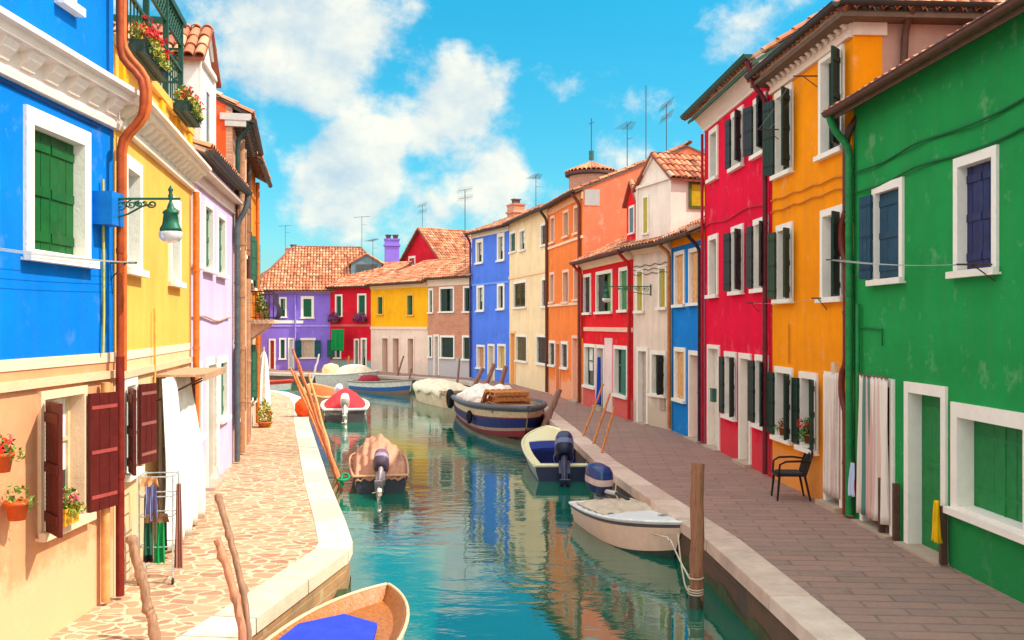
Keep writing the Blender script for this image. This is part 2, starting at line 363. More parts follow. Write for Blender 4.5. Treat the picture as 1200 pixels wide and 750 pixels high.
class House:
    def __init__(s, name, label, p0, p1, zt, zones, depth=6, side=None, sideR=None, group=None, cat='house', back=None):
        s.p0, s.p1 = Vector(p0), Vector(p1); d = s.p1-s.p0; s.L = d.length; s.u = d.normalized(); s.zt = zt; s.dep = depth
        s.root = thing(name, label, cat, (s.p0.x, s.p0.y, 0), math.atan2(s.u.y, s.u.x), group)
        s.zones = zones; s.side = side or zones[-1][1]; s.sideR = sideR or s.side; s.holes = []; s.todo = []; s.gr = None; s.front_gable = None
    def hit(s, px):
        a = (px-CX)/F          # p0+u*t = D*(a,1)
        det = s.u.x*(-1) - (-a)*s.u.y
        t = (s.p0.x*1 - a*s.p0.y)/(a*s.u.y - s.u.x) if abs(a*s.u.y-s.u.x) > 1e-6 else 0
        return t, s.p0.y+s.u.y*t
    def rect(s, x0, x1, yt, yb):
        a, b = s.hit(x0)[0], s.hit(x1)[0]; D = s.hit((x0+x1)/2)[1]
        return a, b, EYE+(CY-yb)/F*D, EYE+(CY-yt)/F*D
    def loc(s, px, py, off=0):
        t, D = s.hit(px); return Vector((t, -off, EYE+(CY-py)/F*D))
    def win(s, x0, x1, yt, yb, **k):
        a, b, z0, z1 = s.rect(x0, x1, yt, yb); s.win_m(a, b, z0, z1, **k)
    def win_m(s, a, b, z0, z1, tw=.1, trim=WHITE, rec=.17, pane='glass', L=None, Rr=None, leaf=(.03, .09, .05), lw=None, sill=True, door=False,
              louvre=False, wear=.2, name=None, leaf_label=None, label=None, curt=None, casing=None, hole=True, strap=None, full=False):
        w = b-a
        if w < .3:
            c = (a+b)/2; a, b = c-.15, c+.15
        tw = min(tw, (b-a)*.22); a = max(a, .03); b = min(b, s.L-.03)
        if door: z0 = max(.0, min(z0, .14))
        hz0 = z0 if door else z0+.01
        s.holes.append((a+.01, b-.01, hz0, z1-.01))
        s.todo.append(lambda: s._win(a, b, z0, z1, tw, trim, rec, pane, L, Rr, leaf, lw, sill, door, louvre, wear, name, leaf_label, label, curt, casing, strap, full))
    def _win(s, a, b, z0, z1, tw, trim, rec, pane, L, Rr, leaf, lw, sill, door, louvre, wear, name, leaf_label, label, curt, casing, strap, full):
        mb = MB(); P = .035
        mb.box(a, a+tw, -P, rec, z0, z1); mb.box(b-tw, b, -P, rec, z0, z1); mb.box(a+tw, b-tw, -P, rec, z1-tw*1.15, z1)
        if not door: mb.box(a+tw, b-tw, -P+.004, rec, z0, z0+tw*.6)
        tm = trim if not isinstance(trim, tuple) else stone(trim, dk(trim, .9), 3)
        o = mb.build(name or ('door' if door else 'window'), tm, s.root)
        if label: o['label'] = label
        ia, ib, iz0, iz1 = a+tw, b-tw, z0+(0.01 if door else tw*.6), z1-tw*1.15
        if sill and not door:
            m = MB(); m.box(a-.05, b+.05, -.1, -P-.001, z0-.03, z0+.05); m.box(a-.04, b+.04, -P-.001, .012, z0-.028, z0-.001)
            m.build('sill', tm, o)
        if door:
            m = MB(); m.box(a-.03, b+.03, -.16, rec, -.02, max(z0, .03)); m.build('threshold', stone((.5, .36, .27), (.38, .27, .2)), o)
        # pane / panel behind
        m = MB(); m.box(ia-.01, ib+.01, rec-.03, rec+.02, iz0-.01, iz1+.01)
        if pane == 'glass':
            if curt is None and random.random() < .55: curt = random.choice([(.72, .68, .6), (.6, .5, .42), (.75, .74, .7)])
            m.build('pane', glass(), o)
            c = MB(); cw = .045; y0, y1 = rec-.06, rec-.031
            for xa, xb in ((ia, ia+cw), (ib-cw, ib), ((ia+ib)/2-cw*.6, (ia+ib)/2+cw*.6)): c.box(xa, xb, y0, y1, iz0, iz1)
            for f in ((0, .03), (.62, .65), (.97, 1)): c.box(ia, ib, y0+.003, y1-.002, iz0+(iz1-iz0)*f[0], iz0+(iz1-iz0)*f[1])
            c.build('casing', paint(casing or leaf, .45), o)
            if curt:
                c = MB(); rows = []
                for j in range(2):
                    rows.append([(ia+cw+(ib-ia-2*cw)*i/24, rec-.034+.002*math.sin(i*1.7), iz1-(iz1-iz0)*(.02+.6*j)) for i in range(25)])
                c.grid(rows); c.build('curtain', fabric(curt), o)
        else:
            pm = paint(pane, .5) if isinstance(pane, tuple) else pane
            g = MB(); n = 3 if ib-ia > .5 else 2
            for k in range(n): g.box(ia+(ib-ia)*k/n+.004, ia+(ib-ia)*(k+1)/n-.004, rec-.05-.002*(k % 2), rec-.02, iz0+.003, iz1-.003)
            if door:
                for f in (.15, .55, .9): g.box(ia+.06, ib-.06, rec-.062, rec-.05, iz0+(iz1-iz0)*f-.04, iz0+(iz1-iz0)*f+.04)
            else:
                g.box((ia+ib)/2-.012, (ia+ib)/2+.012, rec-.06, rec-.05, iz0, iz1)
                for f in (.2, .8): g.box(ia+.03, ib-.03, rec-.058, rec-.05, iz0+(iz1-iz0)*f-.02, iz0+(iz1-iz0)*f+.02)
            q = g.build('door_leaf' if door else 'panel', pm, o)
            m.build('backing', paint(dk(pane if isinstance(pane, tuple) else (.1, .1, .1), .5), .6), o)
            if door:
                h = MB(); h.lathe([(0, 0), (.03, 0), (.03, .03), (.015, .04), (0, .04)], (0, 0, 0), 10)
                hh = h.build('handle', metal((.5, .35, .12), .3), q); hh.location = (ib-.09, rec-.05, iz0+1.0 if iz1-iz0 > 1.5 else (iz0+iz1)/2); hh.rotation_euler = (R(90), 0, 0)
        lm = [paint(leaf, .45, .25), paint(strap or dk(leaf, .6), .5)]
        for side, ang in ((0, L), (1, Rr)):
            if ang is None: continue
            lwid = lw if (lw and ang > 20) else ((ib-ia)/(1 if full else 2) - .004)
            y = max(.05, rec-.10) if ang < 20 else -P-.03
            x = (ia+.002 if side == 0 else ib-.002) if ang < 20 else (a+tw*.7 if side == 0 else b-tw*.7)
            T = Matrix.Translation((x, y, 0)) @ (Matrix.Rotation(-R(ang), 4, 'Z') if side == 0 else (Matrix.Rotation(R(ang), 4, 'Z') @ Matrix.Scale(-1, 4, Vector((1, 0, 0)))))
            q = MB(); board_leaf(q, lwid, iz0+.01, iz1-.005, T, louvre=louvre); ob = q.build('shutter', lm, o)
            if leaf_label: ob['label'] = leaf_label
    def finish(s, roof=None, **k):
        s.roof_kind = roof; zt = s.zt; L, dep = s.L, s.dep; mb = MB(); mats = [z[1] for z in s.zones]+[s.side, s.sideR]; ns = len(s.zones); e = .004
        xs = {e, L-e}; zs = {-.35, zt}
        for a, b, c, d in s.holes: xs |= {max(e, a), min(L-e, b)}; zs |= {c, min(d, zt)}
        for z, _ in s.zones[:-1]: zs.add(z)
        xs, zs = sorted(xs), sorted(zs)
        for i in range(len(xs)-1):
            for j in range(len(zs)-1):
                cx, cz = (xs[i]+xs[i+1])/2, (zs[j]+zs[j+1])/2
                if xs[i+1]-xs[i] < 1e-5 or zs[j+1]-zs[j] < 1e-5: continue
                if any(a < cx < b and c < cz < d for a, b, c, d in s.holes): continue
                mi = next((q for q, z in enumerate(s.zones) if cz < z[0]), ns-1)
                mb.face([(xs[i], 0, zs[j]), (xs[i+1], 0, zs[j]), (xs[i+1], 0, zs[j+1]), (xs[i], 0, zs[j+1])], mi)
        zr = s.zr = k.get('zr', zt)
        def top(y):
            if roof == 'gable': return zt-.02+(zr-zt)*(y/(dep/2) if y < dep/2 else 2-y/(dep/2))
            if roof == 'shed': return zt-.02+(zr-zt)*y/dep
            return zt
        strip = k.get('strip')
        for x, mi, st in ((e, ns, k.get('stripL')), (L-e, ns+1, strip)):
            ys = [0]+([st] if st else [])+[dep/2, dep]
            for q in range(len(ys)-1):
                y0, y1 = ys[q], ys[q+1]; f = [(x, y0, -.35), (x, y1, -.35), (x, y1, top(y1)), (x, y0, top(y0))]
                m_ = mi
                if st and q == 0: m_ = ns-1
                mb.face(f if x > 1 else f[::-1], m_)
        mb.face([(e, dep, -.35), (e, dep, top(dep)), (L-e, dep, top(dep)), (L-e, dep, -.35)], ns)
        if roof != 'shed' and not k.get('flat'): mb.face([(e, 0, zt-.03), (L-e, 0, zt-.03), (L-e, dep, zt-.03), (e, dep, zt-.03)], ns)
        if k.get('frontgable'):
            pk = k['frontgable']; mb.face([(e, 0, zt), (L-e, 0, zt), (L/2, 0, pk-.03)], ns-1)
        s.wall = mb.build('wall', mats, s.root)
        for t in s.todo: t()
        if roof in ('gable', 'shed'):
            ov = k.get('ov', .35); xo = k.get('xo', .06); xo0 = k.get('xo0', xo); yr = dep/2 if roof == 'gable' else dep; sl = (zr-zt)/yr; ze = zt-ov*sl
            r = MB(); th = .07
            prof = [(-ov, ze), (yr, zr), (dep+.2, zt-.2*sl) if roof == 'gable' else (yr+.1, zr-.02)]
            prof = prof+[(y, z-th) for y, z in prof[::-1]]
            r.extr([(y, z) for y, z in prof[::-1]], -xo0, L+xo, 1)
            Lv = math.hypot(yr+ov, zr-ze); V = Vector((0, yr+ov, zr-ze))
            tiled(r, (-xo0-.03, -ov-.06, ze-.01), (1, 0, 0), V, L+xo+xo0+.06, Lv, seed=int(L*1000))
            if roof == 'gable':   # ridge tiles and the back slope
                q = -xo0
                while q < L+xo-.1:
                    rows = [[(q+dx, yr+rr*math.cos(g), zr+.05+hh+rr*.8*math.sin(g)) for g in (math.pi, 2.5, 1.85, 1.29, .64, 0)] for dx, rr, hh in ((0, .12, .0), (.42, .1, .02))]
                    r.grid(rows, 0, True, t=random.uniform(.2, .9)); q += .4
                if k.get('backtiles'):
                    tiled(r, (L+xo, dep+.2, zt-.2*sl), (-1, 0, 0), Vector((0, -1, sl)), L+xo+xo0, math.hypot(yr+.2, (yr+.2)*sl), seed=3)
            s.roof = r.build('roof', [tilem(), paint(k.get('soffit', (.16, .1, .07)), .7)], s.root)
        elif roof == 'hip':
            ov = k.get('ov', .35); L = L+k.get('xr', 0); h = zr-zt; run = k.get('run', dep/2); hx = min(run, L/2+.0); r = MB(); sl = h/run; ze = zt-ov*sl
            C = [(-ov, -ov), (L+ov, -ov), (L+ov, dep+ov), (-ov, dep+ov)]
            hx = k.get('hx', hx)
            i1, i2 = (hx, run), (L-hx, run); j2, j1 = (L-hx, dep-run), (hx, dep-run)
            def P(p, z): return Vector((p[0], p[1], z))
            th = Vector((0, 0, -.07))
            top_ = [[P(C[0], ze), P(C[1], ze), P(i2, zr), P(i1, zr)], [P(C[1], ze), P(C[2], ze), P(j2, zr), P(i2, zr)],
                    [P(C[2], ze), P(C[3], ze), P(j1, zr), P(j2, zr)], [P(C[3], ze), P(C[0], ze), P(i1, zr), P(j1, zr)]]
            for f in top_: r.face(f, 1)
            r.face([P(c, ze-.07) for c in C[::-1]], 1)
            for q in range(4): r.face([P(C[q], ze-.07), P(C[(q+1) % 4], ze-.07), P(C[(q+1) % 4], ze), P(C[q], ze)], 1)
            wf = math.hypot(run+ov, zr-ze)
            tiled(r, P(C[0], ze)+Vector((0, -.05, 0)), (1, 0, 0), Vector((0, run+ov, zr-ze)), L+2*ov, wf, hx+ov, hx+ov, seed=int(L*77))
            ws = math.hypot(hx+ov, zr-ze)
            tiled(r, P(C[3], ze)+Vector((-.05, 0, 0)), (0, -1, 0), Vector((hx+ov, 0, zr-ze)), dep+2*ov, ws, run+ov, run+ov, seed=5)
            tiled(r, P(C[1], ze)+Vector((.05, 0, 0)), (0, 1, 0), Vector((-(hx+ov), 0, zr-ze)), dep+2*ov, ws, run+ov, run+ov, seed=6)
            for A, B in ((C[0], i1), (C[1], i2), (i1, i2)):
                a = P(A, ze if A in C else zr); b = P(B, zr); r.tube([a+Vector((0, 0, .06)), b+Vector((0, 0, .06))], .1, 6, 0, t if False else True)
            s.roof = r.build('roof', [tilem(), paint(k.get('soffit', (.16, .1, .07)), .7)], s.root)
        elif roof == 'frontgable':
            pk = k['frontgable']; r = MB(); ov = .3; sl = (pk-zt)/(L/2)
            for sg in (0, 1):
                O = Vector((-ov, dep+ov, zt-ov*sl)) if sg == 0 else Vector((L+ov, -ov, zt-ov*sl)); U = Vector((0, -1, 0)) if sg == 0 else Vector((0, 1, 0))
                V = Vector((1, 0, sl)) if sg == 0 else Vector((-1, 0, sl)); Lv = math.hypot(L/2+ov, (L/2+ov)*sl)
                tiled(r, O+Vector((0, 0, .02)), U, V, dep+2*ov, Lv, seed=11+sg)
                Vn = V.normalized()*Lv; q = [O, O+U*(dep+2*ov), O+U*(dep+2*ov)+Vn, O+Vn]
                r.face(q, 1); r.face([p+Vector((0, 0, -.07)) for p in q[::-1]], 1)
                for a in range(4): b = (a+1) % 4; r.face([q[a], q[b], q[b]+Vector((0, 0, -.07)), q[a]+Vector((0, 0, -.07))][::-1], 1)
            s.roof = r.build('roof', [tilem(), paint((.3, .12, .08), .7)], s.root)
        return s
    def part(s, name, mb, mats, parent=None, label=None):
        o = mb.build(name, mats, parent or s.root)
        if label: o['label'] = label
        return o
    def cornice(s, z0, z1, proj, col=WHITE, dent=0, arch=False, x0=0, x1=None, name='cornice'):
        x1 = s.L if x1 is None else x1; m = MB(); h = z1-z0
        if dent:
            prof = [(.01, z0), (-.07, z0), (-.08, z0+h*.14), (-.05, z0+h*.2), (-.05, z0+h*.62), (-proj*.75, z0+h*.68), (-proj*.8, z0+h*.84), (-proj, z0+h*.88), (-proj, z1), (.01, z1)]
        else:
            prof = [(.01, z0), (-.04, z0), (-.05, z0+h*.12), (-proj*.35, z0+h*.3), (-proj*.7, z0+h*.62), (-proj*.95, z0+h*.8), (-proj, z0+h*.86), (-proj, z1), (.01, z1)]
        m.extr([(y, z) for y, z in prof], x0, x1)
        if dent:
            n = max(1, int((x1-x0)/dent)); st = (x1-x0)/n
            for k in range(n):
                c = x0+(k+.5)*st; w = st*(.22 if arch else .26)
                m.extr([(-.03, z0+h*.3), (-.08, z0+h*.3), (-proj*.3, z0+h*.36), (-proj*.5, z0+h*.48), (-proj*.62, z0+h*.6), (-proj*.64, z0+h*.70), (-.03, z0+h*.70)], c-w, c+w)
        return s.part(name, m, stone(col, dk(col, .86), 2.5))
    def band(s, z0, z1, proj=.03, col=WHITE, x0=0, x1=None, name='band'):
        m = MB(); m.box(x0, s.L if x1 is None else x1, -proj, .01, z0, z1); return s.part(name, m, stone(col, dk(col, .85)))
    def gutter(s, z, y, r=.07, col=(.06, .05, .045), x0=-.05, x1=None):
        x1 = s.L+.05 if x1 is None else x1; m = MB(); n = 8
        rows = [[(x, y+rr*math.cos(math.pi+math.pi*j/n), z+rr*math.sin(math.pi+math.pi*j/n)) for j in range(n+1)] for x, rr in ((x0, r), (x1, r))]
        m.grid(rows); rows = [[(x, y+(r-.008)*math.cos(math.pi+math.pi*j/n), z+(r-.008)*math.sin(math.pi+math.pi*j/n)) for j in range(n+1)] for x in (x0, x1)]
        m.grid(rows, flip=True); m.tube([(x0, y-r, z), (x1, y-r, z)], .012, 6)
        for xx in (x0, x1): m.face([(xx, y+r*math.cos(math.pi+math.pi*j/n), z+r*math.sin(math.pi+math.pi*j/n)) for j in range(n+1)])
        q = x0+.3
        while q < x1: m.tube([(q, y-r, z+.01), (q, y+r+.08, z+.03)], .012, 4); q += .8
        return s.part('gutter', m, metal(col, .5, .3))
    def pipe(s, pts, r=.05, col=(.16, .05, .03), name='downpipe', clamps=True):
        m = MB(); pts = [Vector(p) for p in pts]
        # round the corners a little
        P = [pts[0]]
        for i in range(1, len(pts)-1):
            a, b, c = pts[i-1], pts[i], pts[i+1]; d1 = min(.12, (b-a).length*.4); d2 = min(.12, (c-b).length*.4)
            p, q = b+(a-b).normalized()*d1, b+(c-b).normalized()*d2; P += [p, (p+2*b+q)/4, q]
        P.append(pts[-1]); m.tube(P, r, 10)
        if clamps:
            for a, b in zip(pts, pts[1:]):
                if abs((b-a).normalized().z) > .95 and (b-a).length > 1:
                    k = 1; n = int((b-a).length/1.3)+1
                    for k in range(1, n): p = a.lerp(b, k/n); m.tube([p-Vector((0, 0, .025)), p+Vector((0, 0, .025))], r*1.16, 10)
        return s.part(name, m, paint(col, .45, .3))
    def dormer(s, x0, x1, y0, y1, z0, ze, zr, wall, win=None, pedi=None, side_win=None, rtrim=(.35, .1, .06), ov=.12):
        m = MB(); e = .003; c = (x0+x1)/2
        for f in ([(x0, y0, z0), (x1, y0, z0), (x1, y0, ze), (c, y0, zr), (x0, y0, ze)], [(x0, y0, z0), (x0, y0, ze), (x0, y1, ze), (x0, y1, z0)], [(x1, y0, z0), (x1, y1, z0), (x1, y1, ze), (x1, y0, ze)],
                  [(x0, y1, z0), (x0, y1, ze), (c, y1, zr), (x1, y1, ze), (x1, y1, z0)]): m.face(f)
        o = s.part('dormer', m, wall)
        r = MB(); sl = (zr-ze)/(c-x0)
        for sg in (0, 1):
            w = c-x0+ov; O = Vector((x0-ov, y1, ze-ov*sl+.03)) if sg == 0 else Vector((x1+ov, y0-ov, ze-ov*sl+.03)); U = Vector((0, -1, 0)) if sg == 0 else Vector((0, 1, 0)); V = Vector((1 if sg == 0 else -1, 0, sl))
            Lv = math.hypot(w, w*sl); tiled(r, O, U, V, y1-y0+ov, Lv, seed=21+sg, sp=.17)
            q = [O, O+U*(y1-y0+ov), O+U*(y1-y0+ov)+V.normalized()*Lv, O+V.normalized()*Lv]; dn = Vector((0, 0, -.06))
            r.face(q, 1); r.face([p+dn for p in q[::-1]], 1)
            for a in range(4): b = (a+1) % 4; r.face([q[a], q[b], q[b]+dn, q[a]+dn][::-1], 1)
        r.build('roof', [tilem(), paint(rtrim, .7)], o)
        t = MB(); h = .09
        if pedi is not None:
            t.box(x0+e, x1-e, y0-.07, y0+.0-.001, ze-.05, ze+.03)
            for sg in (-1, 1):
                a = Vector((c+sg*(c-x0), y0-.035, ze+.05)); b = Vector((c, y0-.035, zr-.03)); t.tube([a, b], .045, 6)
            t.box(x0, x0+.1, y0-.04, y0-.001, z0, ze-.05); t.box(x1-.1, x1, y0-.04, y0-.001, z0, ze-.05)
            t.build('pediment', stone(pedi, dk(pedi, .85)), o)
        if win:
            wx0, wx1, wz0, wz1, tr, pc = win; t = MB()
            t.box(wx0, wx0+.07, y0-.03, y0-.001, wz0, wz1); t.box(wx1-.07, wx1, y0-.03, y0-.001, wz0, wz1); t.box(wx0+.07, wx1-.07, y0-.03, y0-.001, wz1-.07, wz1); t.box(wx0-.03, wx1+.03, y0-.07, y0-.001, wz0-.05, wz0)
            t.box(wx0+.07, wx1-.07, y0-.012, y0-.002, wz0, wz1-.07, 1)
            t.build('window', [stone(tr, dk(tr, .85)), pc], o)
        if side_win:
            ya, yb, za, zb, tr, pc, sx = side_win; xx = x1 if sx > 0 else x0; t = MB()
            def bx(a, b, c_, d, p, q, mi): lo, hi = sorted((xx+sx*p, xx+sx*q)); t.box(lo, hi, a, b, c_, d, mi)
            bx(ya, ya+.08, za, zb, .001, .04, 0); bx(yb-.08, yb, za, zb, .001, .04, 0); bx(ya+.08, yb-.08, zb-.08, zb, .001, .04, 0); bx(ya+.08, yb-.08, za, za+.08, .001, .04, 0); bx(ya+.08, yb-.08, za+.08, zb-.08, .002, .02, 1)
            bx((ya+yb)/2-.015, (ya+yb)/2+.015, za+.08, zb-.08, .02, .03, 0)
            t.build('window', [tr, pc], o)
        return o
    def chimney(s, x, y, z0, z1, w, mat, caps=2):
        m = MB(); m.box(x-w, x+w, y-w*.7, y+w*.7, z0, z1)
        m.box(x-w-.07, x+w+.07, y-w*.7-.07, y+w*.7+.07, z1-.42, z1-.3)
        m.box(x-w-.05, x+w+.05, y-w*.7-.05, y+w*.7+.05, z1, z1+.08)
        o = s.part('chimney', m, mat, s.roof)
        c = MB()
        for k in range(caps):
            xx = x+(k-(caps-1)/2)*w*1.0; c.box(xx-w*.32, xx+w*.32, y-w*.4, y+w*.4, z1+.08, z1+.3); c.box(xx-w*.42, xx+w*.42, y-w*.5, y+w*.5, z1+.3, z1+.36)
        c.build('chimney_cap', paint((.09, .06, .05), .7), o) if False else s.part('chimney_cap', c, paint((.12, .07, .06), .7), s.roof)
        return o
    def ant_px(s, px, yt, yb, D, kind):          # aerial seen at that spot of the survey photograph, D metres down the canal
        a, b = WD(px, yt, D), WD(px, yb, D); M_ = Matrix.Translation((s.p0.x, s.p0.y, 0)) @ Matrix.Rotation(math.atan2(s.u.y, s.u.x), 4, 'Z')
        p = M_.inverted() @ b; return s.antenna(p-Vector((0, 0, .6)), b.z*0+(a.z-b.z)+.6, kind)
    def antenna(s, p, h, kind=0, lean=0):
        m = MB(); p = Vector(p); t = p+Vector((lean, 0, h)); m.tube([p-Vector((0, 0, .3)), t], .016 if h < 4 else .022, 5)
        if kind == 0:
            m.tube([t+Vector((-.55, 0, -.12)), t+Vector((.55, 0, -.02))], .011, 4)
            for k in range(-4, 5): q = t+Vector((k*.12, 0, -.07+k*.01)); m.tube([q-Vector((0, .28-.02*k, 0)), q+Vector((0, .28-.02*k, 0))], .006, 4)
            m.tube([t+Vector((0, 0, -.6)), t+Vector((.35, .1, -.6))], .009, 4)
        elif kind == 1:
            for dz in (0, -.45):
                m.tube([t+Vector((-.7, .1, dz)), t+Vector((.7, -.1, dz-.04))], .011, 4)
                for k in range(-5, 6): q = t+Vector((k*.13, 0, dz-.02)); m.tube([q-Vector((0, .06, .16)), q+Vector((0, .06, .16))], .006, 4)
        elif kind == 2:
            for k in range(5): q = t+Vector((0, 0, -.12*k-.05)); m.tube([q-Vector((.3, 0, 0)), q+Vector((.3, 0, 0))], .007, 4)
            for x in (-.3, .3): m.tube([t+Vector((x, 0, .0)), t+Vector((x, 0, -.6))], .007, 4)
        return s.part('antenna', m, metal((.06, .06, .06), .5))
# ------------------------------------------------------------------ setting: water, banks, pavement, kerbs
def poly_obj(name, poly, z0, z1, mats, ms=0):
    m = MB(); m.prism(poly, z0, z1, 0, ms); return tag(m.build(name, mats), kind='structure')
w = MB(); w.face([(-400, -60, WZ), (400, -60, WZ), (400, 900, WZ), (-400, 900, WZ)])
tag(w.build('water', waterm()), kind='structure')
KR = [(2.95, -6), (2.80, 8.6), (2.74, 10.0), (2.61, 12.6), (1.77, 19.7), (1.28, 26.6), (.72, 34), (-.1, 39), (-1.3, 44), (-2.7, 48.3), (-5.6, 51.6), (-8, 53), (-14.6, 56), (-40, 62)]
KL = [(-3.6, -6), (-3.3, 4), (-2.95, 6.9), (-2.52, 9.25), (-2.09, 12.0), (-2.12, 12.5), (-2.46, 13.87), (-3.37, 17.3), (-6.05, 28), (-7.3, 33.4), (-8.4, 37.3), (-9.5, 39.9), (-10.6, 41.2), (-14, 43), (-40, 47)]
def offset(pl, d):
    out = []
    for i, p in enumerate(pl):
        a = Vector(pl[max(0, i-1)]); b = Vector(pl[min(len(pl)-1, i+1)]); t = (b-a).normalized(); n = Vector((t.y, -t.x)); out.append(tuple(Vector(p)+n*d))
    return out
KW = .45
KRi, KLi = offset(KR, KW), offset(KL, -KW)
def land(name, inner, far, top):
    m = MB(); m.face([(x, y, 0) for x, y in (inner+far)]); o = m.build(name, top); return tag(o, kind='structure')
pav_r = brick((.37, .20, .155), (.27, .165, .14), (.20, .125, .10), rot=(0, 0, R(4)), bw=.74, rh=.24, dirt=(.38, .22, .17), wear=.7)
land('pavement', KRi, [(-40, 400), (300, 400), (300, -6)], pav_r)
land('pavement', KLi, [(-300, 47), (-300, -6)][:2], crazy())
cream = stone((.74, .63, .48), (.60, .47, .33), 2.2); greyk = stone((.72, .52, .42), (.50, .33, .26), 2.2)
wallL = brick((.46, .22, .09), (.36, .17, .07), (.5, .34, .18), rot=(R(90), 0, R(0)), bw=.5, rh=.13, dirt=(.12, .10, .05), wear=.8)
wallR = brick((.16, .075, .045), (.11, .06, .04), (.08, .06, .045), rot=(R(90), 0, R(90)), bw=.5, rh=.13, dirt=(.05, .06, .03), wear=.8)
alg = stone((.07, .10, .025), (.03, .04, .015), 5)
def kerbs(outer, inner, mk, mw, sgn):
    k, q, g = MB(), MB(), MB(); top, th, dn = .012, .15, .035
    for i in range(len(outer)-1):
        A, B, a, b = Vector(outer[i]), Vector(outer[i+1]), Vector(inner[i]), Vector(inner[i+1]); Lg = (B-A).length; n = max(1, min(40, int(Lg/1.35)))
        for j in range(n):                                     # separate kerb stones with fine joints
            kv = random.choice((0, 1, 2)); t0, t1 = j/n+.011/Lg, (j+1)/n-.011/Lg
            P = [A.lerp(B, t0), A.lerp(B, t1), a.lerp(b, t1), a.lerp(b, t0)]; h = top+random.uniform(-.004, .004)
            if sgn < 0: P = P[::-1]
            c = [Vector((p.x, p.y, h)) for p in P]; cc = sum(c, Vector())/4; inn = [p.lerp(cc, .02) for p in c]
            k.face(inn, kv)
            for e in range(4):
                f = (e+1) % 4; k.face([inn[e], inn[f], c[f]-Vector((0, 0, .012)), c[e]-Vector((0, 0, .012))][::-1], kv); k.face([c[e]-Vector((0, 0, .012)), c[f]-Vector((0, 0, .012)), Vector((P[f].x, P[f].y, -th)), Vector((P[e].x, P[e].y, -th))][::-1], kv)
        A2, B2 = A.lerp(a, dn/KW), B.lerp(b, dn/KW)
        f = [(A2.x, A2.y, -2), (B2.x, B2.y, -2), (B2.x, B2.y, -th+.01), (A2.x, A2.y, -th+.01)]; q.face(f if sgn > 0 else f[::-1])
        A3, B3 = A.lerp(a, (dn-.012)/KW), B.lerp(b, (dn-.012)/KW)
        nn = max(2, int(Lg/.3)); up = []
        for j in range(nn+1):
            p = A3.lerp(B3, j/nn); up.append((p.x, p.y, WZ+.12+.06*math.sin(p.y*5+p.x*9)+random.uniform(-.03, .03) if 0 < j < nn else WZ+.12))
        g.grid([[(p[0], p[1], -2) for p in up], up], 0, False)
    gr_ = MB()
    gr_.grid([[(*offset(outer, -.03*0+(-.02 if sgn < 0 else .02))[i], -.02), (*inner[i], -.02)] for i in range(len(outer))], 0, False); tag(gr_.build('kerb_bedding', paint((.14, .10, .07), .8)), kind='structure')
    tag(k.build('kerb', mk), kind='structure'); tag(q.build('quay_wall', mw), kind='structure'); tag(g.build('quay_algae', alg), kind='structure')
kerbs(KR, KRi, [greyk, stone((.66, .46, .37), (.44, .30, .24), 2.6), stone((.76, .58, .47), (.55, .38, .30), 1.8)], wallR, 1)
kerbs(KL, KLi, [cream, stone((.68, .56, .42), (.56, .42, .29), 2.6), stone((.76, .67, .54), (.60, .50, .37), 1.8)], wallL, -1)

# ------------------------------------------------------------------ colours
GREEN = plaster((.017, .28, .065), .5, (.02, .16, .05)); ORANGE = plaster((.95, .29, .003), .55, (.7, .3, .12)); MAG = plaster((.80, .004, .045), .45, (.5, .1, .09))
BLUEA = plaster((.006, .20, .62), .3, (.02, .2, .4)); CREAMA = plaster((.78, .60, .50), .9, (.5, .4, .3)); REDA = plaster((.76, .012, .022), .5, (.6, .25, .2))
SALM = plaster((.92, .22, .05), .6, (.8, .45, .3)); CREAMB = plaster((.95, .66, .40), .4, (.75, .6, .4)); BLUEB = plaster((.09, .20, .78), .3, (.1, .25, .6))
YELB = plaster((.98, .42, .01), .2); PEACH = plaster((.85, .62, .50), .4); REDB = plaster((.66, .012, .03), .2); PURP = plaster((.27, .17, .68), .5, (.3, .2, .55))
L1B = plaster((.0, .18, .66), .25, (.02, .2, .5)); L1P = plaster((.74, .33, .16), .8, (.78, .48, .27)); LYEL = plaster((.95, .45, .09), .3); LCRE = plaster((.82, .55, .30), .4); LILAC = plaster((.66, .50, .72), .25)
ORED = plaster((.85, .11, .03), .3); LOR = plaster((.85, .25, .02), .5); LCR2 = plaster((.8, .55, .32), .9); PINKW = plaster((.50, .27, .21), .5)
BRK = brick((.62, .22, .12), (.50, .16, .09), (.56, .36, .26), dirt=(.66, .34, .22), wear=.6); BRK2 = brick((.55, .25, .14), (.42, .17, .1), (.55, .42, .3), dirt=(.6, .4, .25), wear=.6, rot=(R(90), 0, R(0.01)))
DG = (.012, .035, .025); DKG = (.02, .05, .045); GRN = (.01, .13, .055); MAR = (.10, .012, .010); YG = (.45, .34, .03); PEA = (.75, .38, .14)
DARKB = (.05, .03, .025)
def row(H, specs, **k):
    for x in specs: H.win(*x, **k)

